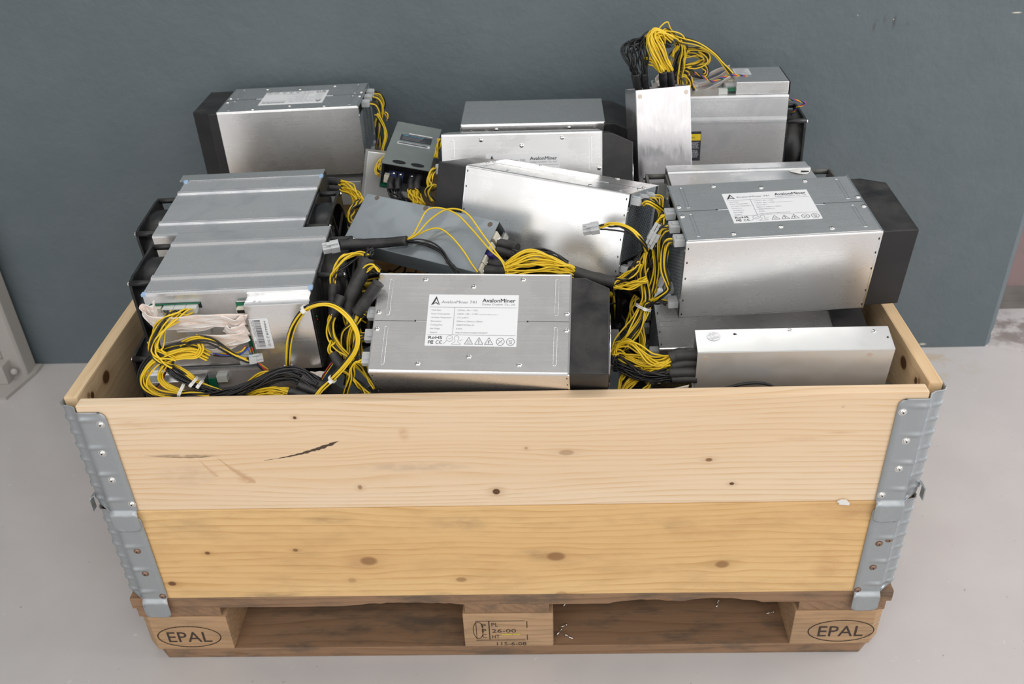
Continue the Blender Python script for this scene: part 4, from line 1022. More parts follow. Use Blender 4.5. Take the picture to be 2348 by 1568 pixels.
c = empty('power_cable', Matrix.Translation((-0.4604,0.0529,0.5538)), 'straight black loom slanting down through the coil at front left', 'cable', 'loose power cables among the miners')
wires('wires', c, [(-0.4667,0.0607,0.5589),(-0.4530,0.0568,0.5435),(-0.4355,0.0529,0.5286),(-0.4130,0.0481,0.5173),(-0.3863,0.0413,0.5111),(-0.3636,0.0356,0.5088)], 3, 14, 0.0075, seed=5, wob=0.1)
wires('wires', c, [(-0.4547,0.0626,0.5499),(-0.4423,0.0607,0.5421),(-0.4301,0.0587,0.5327),(-0.4211,0.0549,0.5232),(-0.4137,0.0510,0.5121)], 4, 0, 0.003, seed=6)
tie(c, (-0.4264,0.0510,0.5276), (0.0044,-0.0010,-0.0039), 0.0085, up=(0, -1, 0.3))
tie(c, (-0.4171,0.0491,0.5250), (0.0045,-0.0010,-0.0032), 0.006, up=(0, -1, 0.3))
c = empty('power_cable', Matrix.Translation((-0.3943,0.0626,0.5894)), 'arched cable, yellow above black, between the coil and the barcode sticker', 'cable', 'loose power cables among the miners')
wires('wires', c, [(-0.4436,0.0626,0.5761),(-0.4279,0.0607,0.5886),(-0.4069,0.0597,0.5944),(-0.3899,0.0607,0.5906),(-0.3763,0.0626,0.5767),(-0.3647,0.0665,0.5608),(-0.3522,0.0626,0.5565),(-0.3462,0.0626,0.5556)], 3, 3, 0.0042, seed=7, split=0.0018)
plug(c, (-0.3448,0.0607,0.5573), (0.0050,0.0019,-0.0003), up=(0, 0, 1), s=0.9)
c = empty('power_cable', Matrix.Translation((-0.3295,0.0433,0.5205)), 'thick black loom running along the front rim at left, ending in black sleeves', 'cable', 'loose power cables among the miners')
wires('wires', c, [(-0.4413,0.0375,0.5090),(-0.4044,0.0394,0.5106),(-0.3665,0.0413,0.5175),(-0.3343,0.0433,0.5281),(-0.3061,0.0462,0.5388),(-0.2859,0.0491,0.5393),(-0.2676,0.0491,0.5315),(-0.2515,0.0471,0.5220)], 0, 22, 0.01, seed=8, wob=0.15)
sleeve(c, [(-0.2732,0.0491,0.5346),(-0.2611,0.0500,0.5277),(-0.2456,0.0471,0.5204),(-0.2368,0.0433,0.5170)], 0.0075, seed=9)
sleeve(c, [(-0.2769,0.0433,0.5269),(-0.2641,0.0413,0.5205),(-0.2511,0.0394,0.5149)], 0.0065, seed=10)
c = empty('power_cable', Matrix.Translation((-0.3250,0.0578,0.5310)), 'yellow wire hump showing above the black loom by the front rim at left', 'cable', 'loose power cables among the miners')
wires('wires', c, [(-0.3599,0.0587,0.5114),(-0.3452,0.0587,0.5233),(-0.3286,0.0587,0.5327),(-0.3122,0.0587,0.5346),(-0.2969,0.0568,0.5281)], 7, 0, 0.005, seed=11)
wires('wires', c, [(-0.3521,0.0433,0.5119),(-0.3299,0.0413,0.5159),(-0.3073,0.0394,0.5199),(-0.2866,0.0365,0.5185)], 7, 1, 0.005, seed=12)
wires('wires', c, [(-0.3370,0.0356,0.5098),(-0.3168,0.0375,0.5155),(-0.2990,0.0375,0.5121),(-0.2847,0.0356,0.5139)], 4, 0, 0.004, seed=13)
sleeve(c, [(-0.2904,0.0375,0.5194),(-0.2740,0.0365,0.5137),(-0.2602,0.0317,0.5095)], 0.0065, seed=14)
c = empty('power_cable', Matrix.Translation((-0.2152,0.0529,0.6482)), 'big thin cable loop arching up just right of the barcode sticker', 'cable', 'loose power cables among the miners')
wires('wires', c, [(-0.2965,0.0703,0.5336),(-0.2894,0.0607,0.5630),(-0.2797,0.0529,0.5966),(-0.2674,0.0491,0.6232),(-0.2499,0.0491,0.6446),(-0.2283,0.0491,0.6529),(-0.2080,0.0471,0.6502),(-0.1905,0.0433,0.6332),(-0.1822,0.0413,0.6089),(-0.1876,0.0404,0.5837),(-0.2059,0.0384,0.5596),(-0.2257,0.0365,0.5395),(-0.2425,0.0336,0.5242),(-0.2517,0.0240,0.5151)], 3, 3, 0.0038, seed=15, wob=0.3)
tie(c, (-0.2506,0.0491,0.6440), (0.0046,0.0000,0.0033), 0.0052, up=(0, -1, 0.3))
tie(c, (-0.2264,0.0365,0.5388), (-0.0035,0.0000,-0.0036), 0.0052, up=(0, -1, 0.3))
m = MB(); m.box(-.006,.006,-.010,.010,-.004,.004,bev=.0006); obj('connector', m, 'grey_conn', c, world=True, T=frame_at((-0.2982,0.0742,0.5279),(1,.1,0)))
c = empty('power_cable', Matrix.Translation((-0.2176,0.1460,0.6623)), "short yellow arch rising from a sleeve beside the front left miner's right fan", 'cable', 'loose power cables among the miners')
wires('wires', c, [(-0.2311,0.1364,0.6287),(-0.2281,0.1412,0.6429),(-0.2202,0.1460,0.6568),(-0.2088,0.1508,0.6651),(-0.1962,0.1603,0.6645),(-0.1838,0.1699,0.6557)], 5, 3, 0.0062, seed=16, split=0.002)
sleeve(c, [(-0.2288,0.1345,0.6340),(-0.2310,0.1269,0.6172),(-0.2314,0.1173,0.5978)], 0.0068, seed=17)
wires('wires', c, [(-0.2311,0.1173,0.6000),(-0.2369,0.1126,0.5791),(-0.2347,0.1078,0.5622),(-0.2225,0.0982,0.5473),(-0.2064,0.0887,0.5339),(-0.1879,0.0696,0.5287)], 5, 2, 0.006, seed=18)
c = empty('power_cable', Matrix.Translation((-0.1892,0.1269,0.6444)), 'fat black cable sleeve with wire ends poking out of its top, left of centre', 'cable', 'loose power cables among the miners')
sleeve(c, [(-0.1790,0.1460,0.6669),(-0.1855,0.1364,0.6515),(-0.1962,0.1250,0.6352),(-0.2049,0.1173,0.6151),(-0.2086,0.1126,0.5952)], 0.0105, seed=19)
wires('wires', c, [(-0.1736,0.1575,0.6745),(-0.1773,0.1498,0.6703),(-0.1803,0.1450,0.6647)], 0, 5, 0.007, seed=20)
wires('wires', c, [(-0.2082,0.1126,0.5980),(-0.2065,0.1078,0.5814),(-0.1968,0.0982,0.5726),(-0.1965,0.0887,0.5531),(-0.1908,0.0791,0.5371)], 6, 3, 0.0065, seed=21)
c = empty('power_cable', Matrix.Translation((-0.1742,0.0982,0.6327)), 'slanting black sleeve touching the left side of the front centre miner', 'cable', 'loose power cables among the miners')
sleeve(c, [(-0.1589,0.1030,0.6516),(-0.1708,0.0982,0.6361),(-0.1829,0.0944,0.6212),(-0.1922,0.0916,0.6105)], 0.0085, seed=22)
wires('wires', c, [(-0.1897,0.0925,0.6127),(-0.1967,0.0887,0.6003),(-0.2082,0.0887,0.5827),(-0.2153,0.0887,0.5609),(-0.2140,0.0839,0.5418)], 6, 4, 0.006, seed=23)
wires('wires', c, [(-0.1604,0.1269,0.6561),(-0.1697,0.1317,0.6606),(-0.1808,0.1317,0.6540),(-0.1891,0.1269,0.6409),(-0.2011,0.1317,0.6194)], 4, 3, 0.0045, seed=24, split=0.002)
c = empty('power_cable', Matrix.Translation((-0.2275,0.0887,0.5975)), 'thick yellow cable curve with two short black sleeves left of the front centre miner', 'cable', 'loose power cables among the miners')
sleeve(c, [(-0.2149,0.1126,0.6266),(-0.2209,0.1030,0.6155),(-0.2283,0.0982,0.6044)], 0.0072, seed=25)
wires('wires', c, [(-0.2260,0.0982,0.6072),(-0.2335,0.0944,0.5926),(-0.2318,0.0887,0.5759),(-0.2213,0.0811,0.5617),(-0.2083,0.0744,0.5497),(-0.1934,0.0696,0.5348),(-0.1800,0.0648,0.5168)], 6, 1, 0.0058, seed=26)
wires('wires', c, [(-0.2278,0.0830,0.5708),(-0.2323,0.0791,0.5603),(-0.2280,0.0753,0.5510)], 4, 0, 0.0045, seed=27)
sleeve(c, [(-0.2301,0.0763,0.5548),(-0.2224,0.0677,0.5457),(-0.2133,0.0581,0.5373)], 0.0072, seed=28)
wires('wires', c, [(-0.2159,0.0601,0.5390),(-0.2027,0.0486,0.5319),(-0.1895,0.0505,0.5122),(-0.1774,0.0429,0.5009)], 4, 4, 0.0055, seed=29)
c = empty('power_cable', Matrix.Translation((-0.1800,0.1280,0.5887)), 'cable in the upper socket of the front centre miner', 'cable', 'cables plugged into the front centre miner')
wires('wires', c, [(-0.1780,0.0949,0.6074),(-0.1855,0.0949,0.6062),(-0.1939,0.0989,0.5925),(-0.1983,0.1029,0.5726),(-0.2098,0.1069,0.5458),(-0.2178,0.1049,0.5208)], 3, 3, 0.0042, seed=30, R0=0.005)
c = empty('power_cable', Matrix.Translation((-0.1838,0.1050,0.5658)), 'cable in the middle socket of the front centre miner', 'cable', 'cables plugged into the front centre miner')
wires('wires', c, [(-0.1799,0.0665,0.5889),(-0.1873,0.0665,0.5876),(-0.1957,0.0705,0.5737),(-0.2001,0.0745,0.5536),(-0.2117,0.0785,0.5265),(-0.2197,0.0765,0.5014)], 3, 3, 0.0042, seed=31, R0=0.005)
c = empty('power_cable', Matrix.Translation((-0.1895,0.0820,0.5411)), 'cable in the lowest socket of the front centre miner', 'cable', 'cables plugged into the front centre miner')
wires('wires', c, [(-0.1818,0.0380,0.5704),(-0.1891,0.0380,0.5691),(-0.1975,0.0420,0.5550),(-0.2020,0.0460,0.5346),(-0.2136,0.0500,0.5072),(-0.2216,0.0480,0.4820)], 3, 3, 0.0042, seed=32, R0=0.005)
c = empty('power_cable', Matrix.Translation((-0.1837,0.0696,0.5435)), 'deep yellow strands hanging behind the slanted sleeve left of the front centre miner', 'cable', 'loose power cables among the miners')
wires('wires', c, [(-0.2027,0.0982,0.5945),(-0.1962,0.0887,0.5751),(-0.1927,0.0791,0.5520),(-0.1838,0.0677,0.5299),(-0.1711,0.0505,0.5118)], 5, 1, 0.005, seed=33)
wires('wires', c, [(-0.2160,0.1555,0.5927),(-0.2185,0.1460,0.5763),(-0.2126,0.1269,0.5583),(-0.2097,0.1173,0.5343)], 7, 0, 0.006, seed=34)
c = empty('power_cable', Matrix.Translation((-0.1902,0.2389,0.6434)), 'long black cable sleeve with a clear plug, three yellow wires arching from it', 'cable', 'loose power cables among the miners')
sleeve(c, [(-0.2309,0.2050,0.6582),(-0.2063,0.2220,0.6510),(-0.1731,0.2345,0.6452),(-0.1340,0.2285,0.6509)], 0.0075, seed=35)
plug(c, (-0.2297,0.2050,0.6575), (-0.0158,-0.0050,-0.0006), up=(0, -0.4, 0.9), s=1.15)
wires('wires', c, [(-0.1358,0.2326,0.6503),(-0.1239,0.2323,0.6588),(-0.1143,0.2395,0.6735),(-0.1021,0.2485,0.6901),(-0.0835,0.2456,0.6945),(-0.0592,0.2335,0.6905),(-0.0361,0.2062,0.6794),(-0.0102,0.1690,0.6657),(0.0070,0.1540,0.6552),(0.0141,0.1444,0.6422)], 1, 0, 0.0004, seed=36)
wires('wires', c, [(-0.1356,0.2301,0.6501),(-0.1192,0.2307,0.6594),(-0.0990,0.2391,0.6783),(-0.0754,0.2396,0.6936),(-0.0557,0.2343,0.6970),(-0.0393,0.2221,0.6926),(-0.0198,0.1918,0.6786),(0.0010,0.1614,0.6625),(0.0130,0.1524,0.6490),(0.0166,0.1425,0.6418)], 1, 0, 0.0004, seed=37)
wires('wires', c, [(-0.1357,0.2300,0.6488),(-0.1198,0.2340,0.6564),(-0.0995,0.2333,0.6662),(-0.0827,0.2274,0.6694),(-0.0653,0.2117,0.6634),(-0.0480,0.1886,0.6529),(-0.0349,0.1673,0.6421),(-0.0266,0.1557,0.6355)], 1, 0, 0.0004, seed=38)
wires('wires', c, [(-0.1356,0.2286,0.6480),(-0.1162,0.2246,0.6495),(-0.0962,0.2159,0.6485),(-0.0798,0.1998,0.6443),(-0.0675,0.1806,0.6357),(-0.0555,0.1644,0.6300)], 0, 4, 0.0042, seed=39)
sleeve(P2, [(0.0000,0.2181,0.6500),(0.0159,0.2164,0.6469),(0.0295,0.2054,0.6472)], 0.0068, seed=40)
sleeve(P2, [(-0.0026,0.2102,0.6420),(0.0112,0.2112,0.6375),(0.0241,0.2068,0.6366)], 0.0068, seed=41)
sleeve(P2, [(-0.0113,0.1914,0.6328),(0.0034,0.1852,0.6315),(0.0168,0.1810,0.6334)], 0.0068, seed=42)
sleeve(P2, [(-0.0177,0.1820,0.6251),(-0.0024,0.1782,0.6254),(0.0130,0.1722,0.6269)], 0.0068, seed=43)
wires('wires', P2, [(0.0219,0.1600,0.6627),(0.0359,0.1600,0.6582),(0.0544,0.1650,0.6607),(0.0771,0.1650,0.6546),(0.1004,0.1650,0.6400)], 0, 12, 0.0055, seed=44)
wires('wires', P2, [(0.0142,0.1500,0.6468),(0.0299,0.1480,0.6593),(0.0483,0.1500,0.6653),(0.0696,0.1520,0.6603),(0.0909,0.1550,0.6485),(0.1125,0.1580,0.6337)], 8, 0, 0.0055, seed=45, wob=0.4)
wires('wires', P2, [(0.0128,0.1500,0.6433),(0.0388,0.1500,0.6497),(0.0694,0.1520,0.6520),(0.0940,0.1560,0.6423),(0.1125,0.1580,0.6323)], 8, 0, 0.0062, seed=46, wob=0.5)
wires('wires', P2, [(0.0128,0.1450,0.6405),(0.0386,0.1450,0.6427),(0.0692,0.1480,0.6417),(0.0938,0.1500,0.6372),(0.1112,0.1550,0.6298)], 5, 0, 0.005, seed=47, wob=0.5)
sleeve(P2, [(0.1095,0.1580,0.6324),(0.1281,0.1580,0.6248),(0.1498,0.1580,0.6186),(0.1700,0.1600,0.6127)], 0.0085, seed=48)
wires('wires', P2, [(0.1648,0.1580,0.6140),(0.1792,0.1550,0.6224),(0.1920,0.1520,0.6351),(0.2013,0.1520,0.6487)], 5, 5, 0.0058, seed=49)
wires('wires', P2, [(0.1673,0.1560,0.6086),(0.1831,0.1520,0.6098),(0.2000,0.1500,0.6148),(0.2135,0.1520,0.6205)], 7, 0, 0.0055, seed=50)
c = empty('power_cable', Matrix.Translation((-0.2635,0.4700,0.6246)), "yellow cable pair from two sleeves at the second left miner's right fan", 'cable', 'loose power cables among the miners')
sleeve(c, [(-0.3198,0.5200,0.6238),(-0.3016,0.5150,0.6255),(-0.2821,0.5050,0.6260)], 0.0075, seed=51)
sleeve(c, [(-0.3113,0.5000,0.6191),(-0.2948,0.4950,0.6209),(-0.2794,0.4900,0.6211)], 0.006, seed=52)
wires('wires', c, [(-0.2836,0.5050,0.6260),(-0.2666,0.4900,0.6256),(-0.2512,0.4750,0.6205),(-0.2389,0.4550,0.6097)], 10, 0, 0.0068, seed=53)
wires('wires', c, [(-0.2809,0.4900,0.6211),(-0.2660,0.4800,0.6178),(-0.2530,0.4650,0.6120),(-0.2465,0.4500,0.6025)], 8, 0, 0.0055, seed=54)
wires('wires', c, [(-0.2404,0.4500,0.6153),(-0.2514,0.4400,0.6105),(-0.2578,0.4300,0.6008),(-0.2581,0.4250,0.5918),(-0.2518,0.4200,0.5826)], 6, 5, 0.0062, seed=55, split=0.002)
c = empty('power_cable', Matrix.Translation((-0.2345,0.6200,0.6096)), 'yellow loop between the back left miner and the grey-green power supply', 'cable', 'loose power cables among the miners')
wires('wires', c, [(-0.2297,0.6000,0.5989),(-0.2369,0.6200,0.6027),(-0.2323,0.6300,0.6123),(-0.2199,0.6400,0.6183)], 7, 2, 0.006, seed=56)
sleeve(P1, [(-0.1956,0.5350,0.6240),(-0.1982,0.5150,0.6194),(-0.1963,0.5000,0.6120)], 0.0062, seed=57)
wires('wires', P1, [(-0.1973,0.5020,0.6128),(-0.1919,0.4900,0.6056),(-0.1752,0.4750,0.6021)], 0, 7, 0.0055, seed=58)
sleeve(P1, [(-0.1824,0.5350,0.6236),(-0.1851,0.5150,0.6191),(-0.1833,0.5000,0.6116)], 0.0062, seed=59)
wires('wires', P1, [(-0.1842,0.5020,0.6124),(-0.1789,0.4900,0.6053),(-0.1624,0.4750,0.6018)], 0, 7, 0.0055, seed=60)
sleeve(P1, [(-0.1592,0.5350,0.6230),(-0.1621,0.5150,0.6185),(-0.1604,0.5000,0.6110)], 0.0062, seed=61)
wires('wires', P1, [(-0.1613,0.5020,0.6118),(-0.1591,0.4900,0.6048),(-0.1486,0.4700,0.5972)], 8, 0, 0.0055, seed=62)
sleeve(P1, [(-0.1483,0.5350,0.6227),(-0.1513,0.5150,0.6182),(-0.1497,0.5000,0.6107)], 0.0062, seed=63)
wires('wires', P1, [(-0.1506,0.5020,0.6115),(-0.1485,0.4900,0.6045),(-0.1380,0.4700,0.5969)], 8, 0, 0.0055, seed=64)
c = empty('power_cable', Matrix.Translation((-0.1165,0.4500,0.6535)), "yellow leads curling between the grey-green supply and the tilted miner's shroud", 'cable', 'loose power cables among the miners')
wires('wires', c, [(-0.1136,0.5000,0.6520),(-0.1195,0.4800,0.6502),(-0.1225,0.4600,0.6454),(-0.1215,0.4500,0.6378)], 5, 1, 0.005, seed=65)
wires('wires', c, [(-0.1101,0.4500,0.6415),(-0.1210,0.4450,0.6384),(-0.1249,0.4400,0.6304),(-0.1160,0.4300,0.6196)], 4, 2, 0.005, seed=66)
wires('wires', c, [(-0.1102,0.5600,0.6817),(-0.1142,0.5500,0.6680),(-0.1168,0.5400,0.6542)], 4, 1, 0.004, seed=67)
c = empty('power_cable', Matrix.Translation((-0.2453,0.7600,0.6696)), "cable drooping from the plugs on the back left miner's right end", 'cable', 'loose power cables among the miners')
wires('wires', c, [(-0.2606,0.7511,0.6849),(-0.2493,0.7511,0.6794),(-0.2449,0.7511,0.6583),(-0.2488,0.7411,0.6267),(-0.2562,0.7311,0.5948),(-0.2498,0.7111,0.5664)], 3, 3, 0.0042, seed=68, R0=0.004)
wires('wires', c, [(-0.2611,0.7850,0.6842),(-0.2496,0.7850,0.6787),(-0.2451,0.7850,0.6574),(-0.2560,0.7750,0.6254),(-0.2566,0.7650,0.5928),(-0.2553,0.7450,0.5639)], 3, 3, 0.0042, seed=69, R0=0.004)
wires('wires', c, [(-0.2615,0.8190,0.6836),(-0.2499,0.8190,0.6780),(-0.2453,0.8190,0.6564),(-0.2634,0.8090,0.6241),(-0.2569,0.7990,0.5908),(-0.2611,0.7790,0.5615)], 3, 3, 0.0042, seed=70, R0=0.004)
wires('wires', c, [(-0.2497,0.7400,0.6663),(-0.2392,0.7450,0.6440),(-0.2357,0.7400,0.6236),(-0.2419,0.7200,0.6046),(-0.2443,0.7000,0.5903)], 4, 3, 0.004, seed=71)
wires('wires', c, [(-0.2356,0.7600,0.6641),(-0.2299,0.7600,0.6534),(-0.2305,0.7550,0.6499)], 2, 2, 0.003, seed=72)
c = empty('power_cable', Matrix.Translation((0.2436,0.2700,0.6725)), 'cable bundle plugged into the right end of the tilted middle miner', 'cable', "cables at the tilted miner's right end")
wires('wires', c, [(0.2110,0.2316,0.7022),(0.2205,0.2276,0.7051),(0.2461,0.2450,0.6786),(0.2426,0.2250,0.6756),(0.2305,0.2050,0.6705)], 3, 2, 0.0042, seed=73, R0=0.005)
wires('wires', c, [(0.2243,0.2605,0.6922),(0.2307,0.2505,0.6938),(0.2407,0.2400,0.6727),(0.2314,0.2150,0.6641),(0.2249,0.2000,0.6465),(0.2213,0.1900,0.6206)], 3, 2, 0.0042, seed=74, R0=0.005)
wires('wires', c, [(0.2375,0.2894,0.6822),(0.2441,0.2794,0.6837),(0.2382,0.2400,0.6727),(0.2314,0.2150,0.6641),(0.2249,0.2000,0.6465),(0.2213,0.1900,0.6206)], 3, 2, 0.0042, seed=75, R0=0.005)
c = empty('power_cable', Matrix.Translation((0.1493,0.2150,0.6731)), 'free clear plug on a short cable hanging in front of the tilted middle miner', 'cable', "cables at the tilted miner's right end")
plug(c, (0.1461,0.1780,0.6907), (-0.0175,0.0020,-0.0039), up=(0, -0.5, 0.8), s=1.1)
wires('wires', c, [(0.1473,0.1780,0.6914),(0.1601,0.1720,0.6960),(0.1759,0.1650,0.6970),(0.1917,0.1580,0.6914),(0.2045,0.1600,0.6766),(0.2125,0.1700,0.6562)], 3, 3, 0.004, seed=76, split=0.0022)
c = empty('power_cable', Matrix.Translation((0.2262,0.1900,0.6732)), 'joined pair of clear plugs between the tilted miner and the large right miner', 'cable', "cables at the tilted miner's right end")
plug(c, (0.2215,0.1880,0.6633), (0.0098,0.0070,0.0176), up=(0, -0.8, 0.5), s=1.2)
plug(c, (0.2264,0.1870,0.6754), (-0.0054,-0.0030,-0.0100), up=(0, -0.8, 0.5), s=1.1)
wires('wires', c, [(0.2303,0.1960,0.6790),(0.2379,0.2100,0.6837),(0.2451,0.2250,0.6867)], 4, 1, 0.005, seed=77)
c = empty('power_cable', Matrix.Translation((0.2147,0.1800,0.6047)), 'zip-tied yellow and black trunk hanging left of the large right miner', 'cable', "cables at the tilted miner's right end")
wires('wires', c, [(0.2207,0.1900,0.6588),(0.2127,0.1870,0.6367),(0.2076,0.1840,0.6185),(0.2106,0.1800,0.5975),(0.2147,0.1750,0.5783),(0.2123,0.1700,0.5635),(0.2038,0.1600,0.5458),(0.1895,0.1500,0.5282),(0.1752,0.1420,0.5123),(0.1695,0.1300,0.5004)], 9, 7, 0.0088, seed=78, wob=0.4)
wires('wires', c, [(0.2273,0.1880,0.6583),(0.2286,0.1860,0.6298),(0.2270,0.1820,0.6033),(0.2204,0.1760,0.5805),(0.2142,0.1700,0.5634),(0.2090,0.1600,0.5427),(0.1960,0.1480,0.5202),(0.1841,0.1400,0.5103)], 4, 5, 0.0055, seed=79)
wires('wires', c, [(0.2238,0.1860,0.6370),(0.2208,0.1840,0.6167),(0.2202,0.1780,0.5911),(0.2167,0.1730,0.5720)], 0, 6, 0.005, seed=80)
tie(c, (0.2124,0.1700,0.5627), (-0.0044,-0.0040,-0.0102), 0.0115, up=(0, -1, 0.3))
c = empty('power_cable', Matrix.Translation((0.2430,0.1516,0.6779)), 'long yellow bow in the front upper socket of the large right miner', 'cable', 'cables plugged into the large right miner')
wires('wires', c, [(0.2458,0.1516,0.6806),(0.2389,0.1516,0.6767),(0.2366,0.1546,0.6533),(0.2373,0.1556,0.6319),(0.2426,0.1546,0.6126),(0.2444,0.1536,0.6017),(0.2329,0.1556,0.5878),(0.2204,0.1700,0.5678)], 4, 3, 0.0045, seed=81, R0=0.005)
c = empty('power_cable', Matrix.Translation((0.2408,0.1853,0.6820)), 'cable in the middle upper socket of the large right miner', 'cable', 'cables plugged into the large right miner')
wires('wires', c, [(0.2437,0.1853,0.6846),(0.2353,0.1853,0.6814),(0.2285,0.1853,0.6652),(0.2307,0.1813,0.6393),(0.2321,0.1900,0.6059),(0.2246,0.1800,0.5825)], 3, 3, 0.0045, seed=82, R0=0.005)
c = empty('power_cable', Matrix.Translation((0.2386,0.2190,0.6860)), 'cable in the rear upper socket of the large right miner', 'cable', 'cables plugged into the large right miner')
wires('wires', c, [(0.2416,0.2190,0.6887),(0.2368,0.2190,0.6854),(0.2377,0.2400,0.6586),(0.2313,0.2300,0.6352),(0.2286,0.2200,0.6041)], 3, 3, 0.0045, seed=83, R0=0.005)
c = empty('power_cable', Matrix.Translation((0.2423,0.1645,0.5744)), 'short cable in the lowest socket of the large right miner, black above yellow', 'cable', 'cables plugged into the large right miner')
wires('wires', c, [(0.2455,0.1645,0.5743),(0.2340,0.1645,0.5776),(0.2204,0.1650,0.5731),(0.2094,0.1650,0.5630)], 2, 4, 0.0042, seed=84, R0=0.005)
c = empty('power_cable', Matrix.Translation((0.2382,0.2000,0.5855)), 'spare clear plug dangling behind the cable trunk beside the large right miner', 'cable', "cables at the tilted miner's right end")
plug(c, (0.2338,0.1950,0.5847), (0.0085,0.0050,0.0190), up=(0, -0.8, 0.5), s=1.1)
wires('wires', c, [(0.2332,0.1950,0.5840),(0.2280,0.1900,0.5751),(0.2209,0.1850,0.5648)], 1, 4, 0.004, seed=85)
sleeve(P3, [(0.2803,0.0750,0.5427),(0.2646,0.0780,0.5410),(0.2511,0.0800,0.5385),(0.2428,0.0800,0.5343)], 0.0095, seed=86)
sleeve(P3, [(0.2808,0.0720,0.5300),(0.2630,0.0740,0.5290),(0.2442,0.0760,0.5236)], 0.0068, seed=87)
sleeve(P3, [(0.2795,0.0660,0.5194),(0.2617,0.0680,0.5176),(0.2403,0.0700,0.5152)], 0.008, seed=88)
sleeve(P3, [(0.2784,0.0620,0.5103),(0.2618,0.0640,0.5092),(0.2439,0.0660,0.5074)], 0.0062, seed=89)
wires('wires', P3, [(0.2446,0.0800,0.5342),(0.2312,0.0820,0.5287),(0.2150,0.0900,0.5266),(0.1984,0.1000,0.5366),(0.1864,0.1060,0.5419),(0.1757,0.1100,0.5380),(0.1679,0.1120,0.5316),(0.1649,0.1100,0.5217)], 9, 0, 0.0078, seed=90, R0=0.007, wob=0.4)
wires('wires', P3, [(0.2449,0.0800,0.5298),(0.2267,0.0820,0.5213),(0.2061,0.0900,0.5193),(0.1853,0.1000,0.5220),(0.1734,0.1080,0.5243),(0.1659,0.1060,0.5198)], 7, 0, 0.0078, seed=91, wob=0.4)
wires('wires', P3, [(0.2428,0.0760,0.5266),(0.2277,0.0780,0.5166),(0.2120,0.0820,0.5066),(0.1943,0.0850,0.4942),(0.1812,0.0800,0.4827),(0.1732,0.0700,0.4716)], 8, 0, 0.0065, seed=92)
wires('wires', P3, [(0.2415,0.0700,0.5152),(0.2199,0.0720,0.5112),(0.1994,0.0800,0.5083),(0.1797,0.0900,0.5138),(0.1692,0.1000,0.5178),(0.1641,0.0960,0.5131)], 0, 13, 0.0075, seed=93, wob=0.35)
wires('wires', P3, [(0.2439,0.0660,0.5074),(0.2199,0.0700,0.5074),(0.1963,0.0780,0.5052),(0.1754,0.0880,0.5093),(0.1653,0.0940,0.5099)], 0, 6, 0.005, seed=94)
c = empty('power_cable', Matrix.Translation((0.1761,0.0900,0.4910)), "dark yellow strands dropping behind the front centre miner's shroud to the rim", 'cable', 'loose power cables among the miners')
wires('wires', c, [(0.1809,0.1000,0.5031),(0.1781,0.0920,0.4934),(0.1753,0.0850,0.4831),(0.1707,0.0700,0.4717)], 4, 2, 0.0045, seed=95)
wires('wires', c, [(0.2164,0.0850,0.4860),(0.2085,0.0780,0.4805),(0.2012,0.0650,0.4748)], 3, 0, 0.004, seed=96)
wires('wires', c, [(0.2104,0.1900,0.5199),(0.2142,0.1800,0.4988),(0.2128,0.1700,0.4777),(0.2153,0.1500,0.4634)], 8, 0, 0.006, seed=97)
wires('wires', c, [(0.2081,0.2100,0.5579),(0.1990,0.2050,0.5458),(0.1979,0.2000,0.5257),(0.1937,0.1900,0.5086)], 4, 2, 0.006, seed=98)
c = empty('loose_cord', Matrix.Translation((0.3528,0.0600,0.5011)), 'thin black cord lying in front of the front right power supply on the rim', 'cable')
m = MB(); m.tube(spline([(0.3000,0.0360,0.5048),(0.3160,0.0360,0.5126),(0.3373,0.0360,0.5188),(0.3591,0.0360,0.5198),(0.3751,0.0360,0.5150),(0.3890,0.0340,0.5043)], 10), .0022, 8); obj('cord', m, 'blackwire', c, world=True)
m = MB(); m.tube(spline([(0.2923,0.0330,0.5057),(0.3121,0.0340,0.5119),(0.3346,0.0340,0.5129),(0.3615,0.0340,0.5108),(0.3827,0.0330,0.5052)], 10), .0022, 8); obj('cord', m, 'blackwire', c, world=True)
sleeve(P4, [(0.2496,0.6720,0.7159),(0.2446,0.6680,0.7326),(0.2401,0.6640,0.7555)], 0.0078, seed=99)
sleeve(P4, [(0.2630,0.6720,0.7171),(0.2589,0.6700,0.7340),(0.2562,0.6680,0.7538)], 0.0066, seed=100)
sleeve(P4, [(0.2954,0.6720,0.7194),(0.2915,0.6680,0.7385),(0.2892,0.6640,0.7580)], 0.0078, seed=101)
sleeve(P4, [(0.3080,0.6720,0.7207),(0.3051,0.6700,0.7391),(0.3022,0.6680,0.7572)], 0.0066, seed=102)
wires('wires', P4, [(0.2402,0.6640,0.7539),(0.2355,0.6640,0.7736),(0.2290,0.6680,0.7936),(0.2343,0.6800,0.8039),(0.2580,0.7000,0.8054),(0.2849,0.7150,0.8022)], 0, 14, 0.0105, seed=103, R0=0.006, wob=0.35)
wires('wires', P4, [(0.2563,0.6680,0.7522),(0.2553,0.6680,0.7758),(0.2509,0.6720,0.7964),(0.2580,0.6850,0.8049),(0.2801,0.7000,0.8017),(0.3085,0.7100,0.7935)], 0, 12, 0.0095, seed=104, R0=0.0055, wob=0.35)
wires('wires', P4, [(0.2362,0.6660,0.7613),(0.2249,0.6680,0.7766),(0.2170,0.6720,0.7928),(0.2189,0.6800,0.8013),(0.2306,0.6900,0.8043)], 0, 3, 0.004, seed=105)
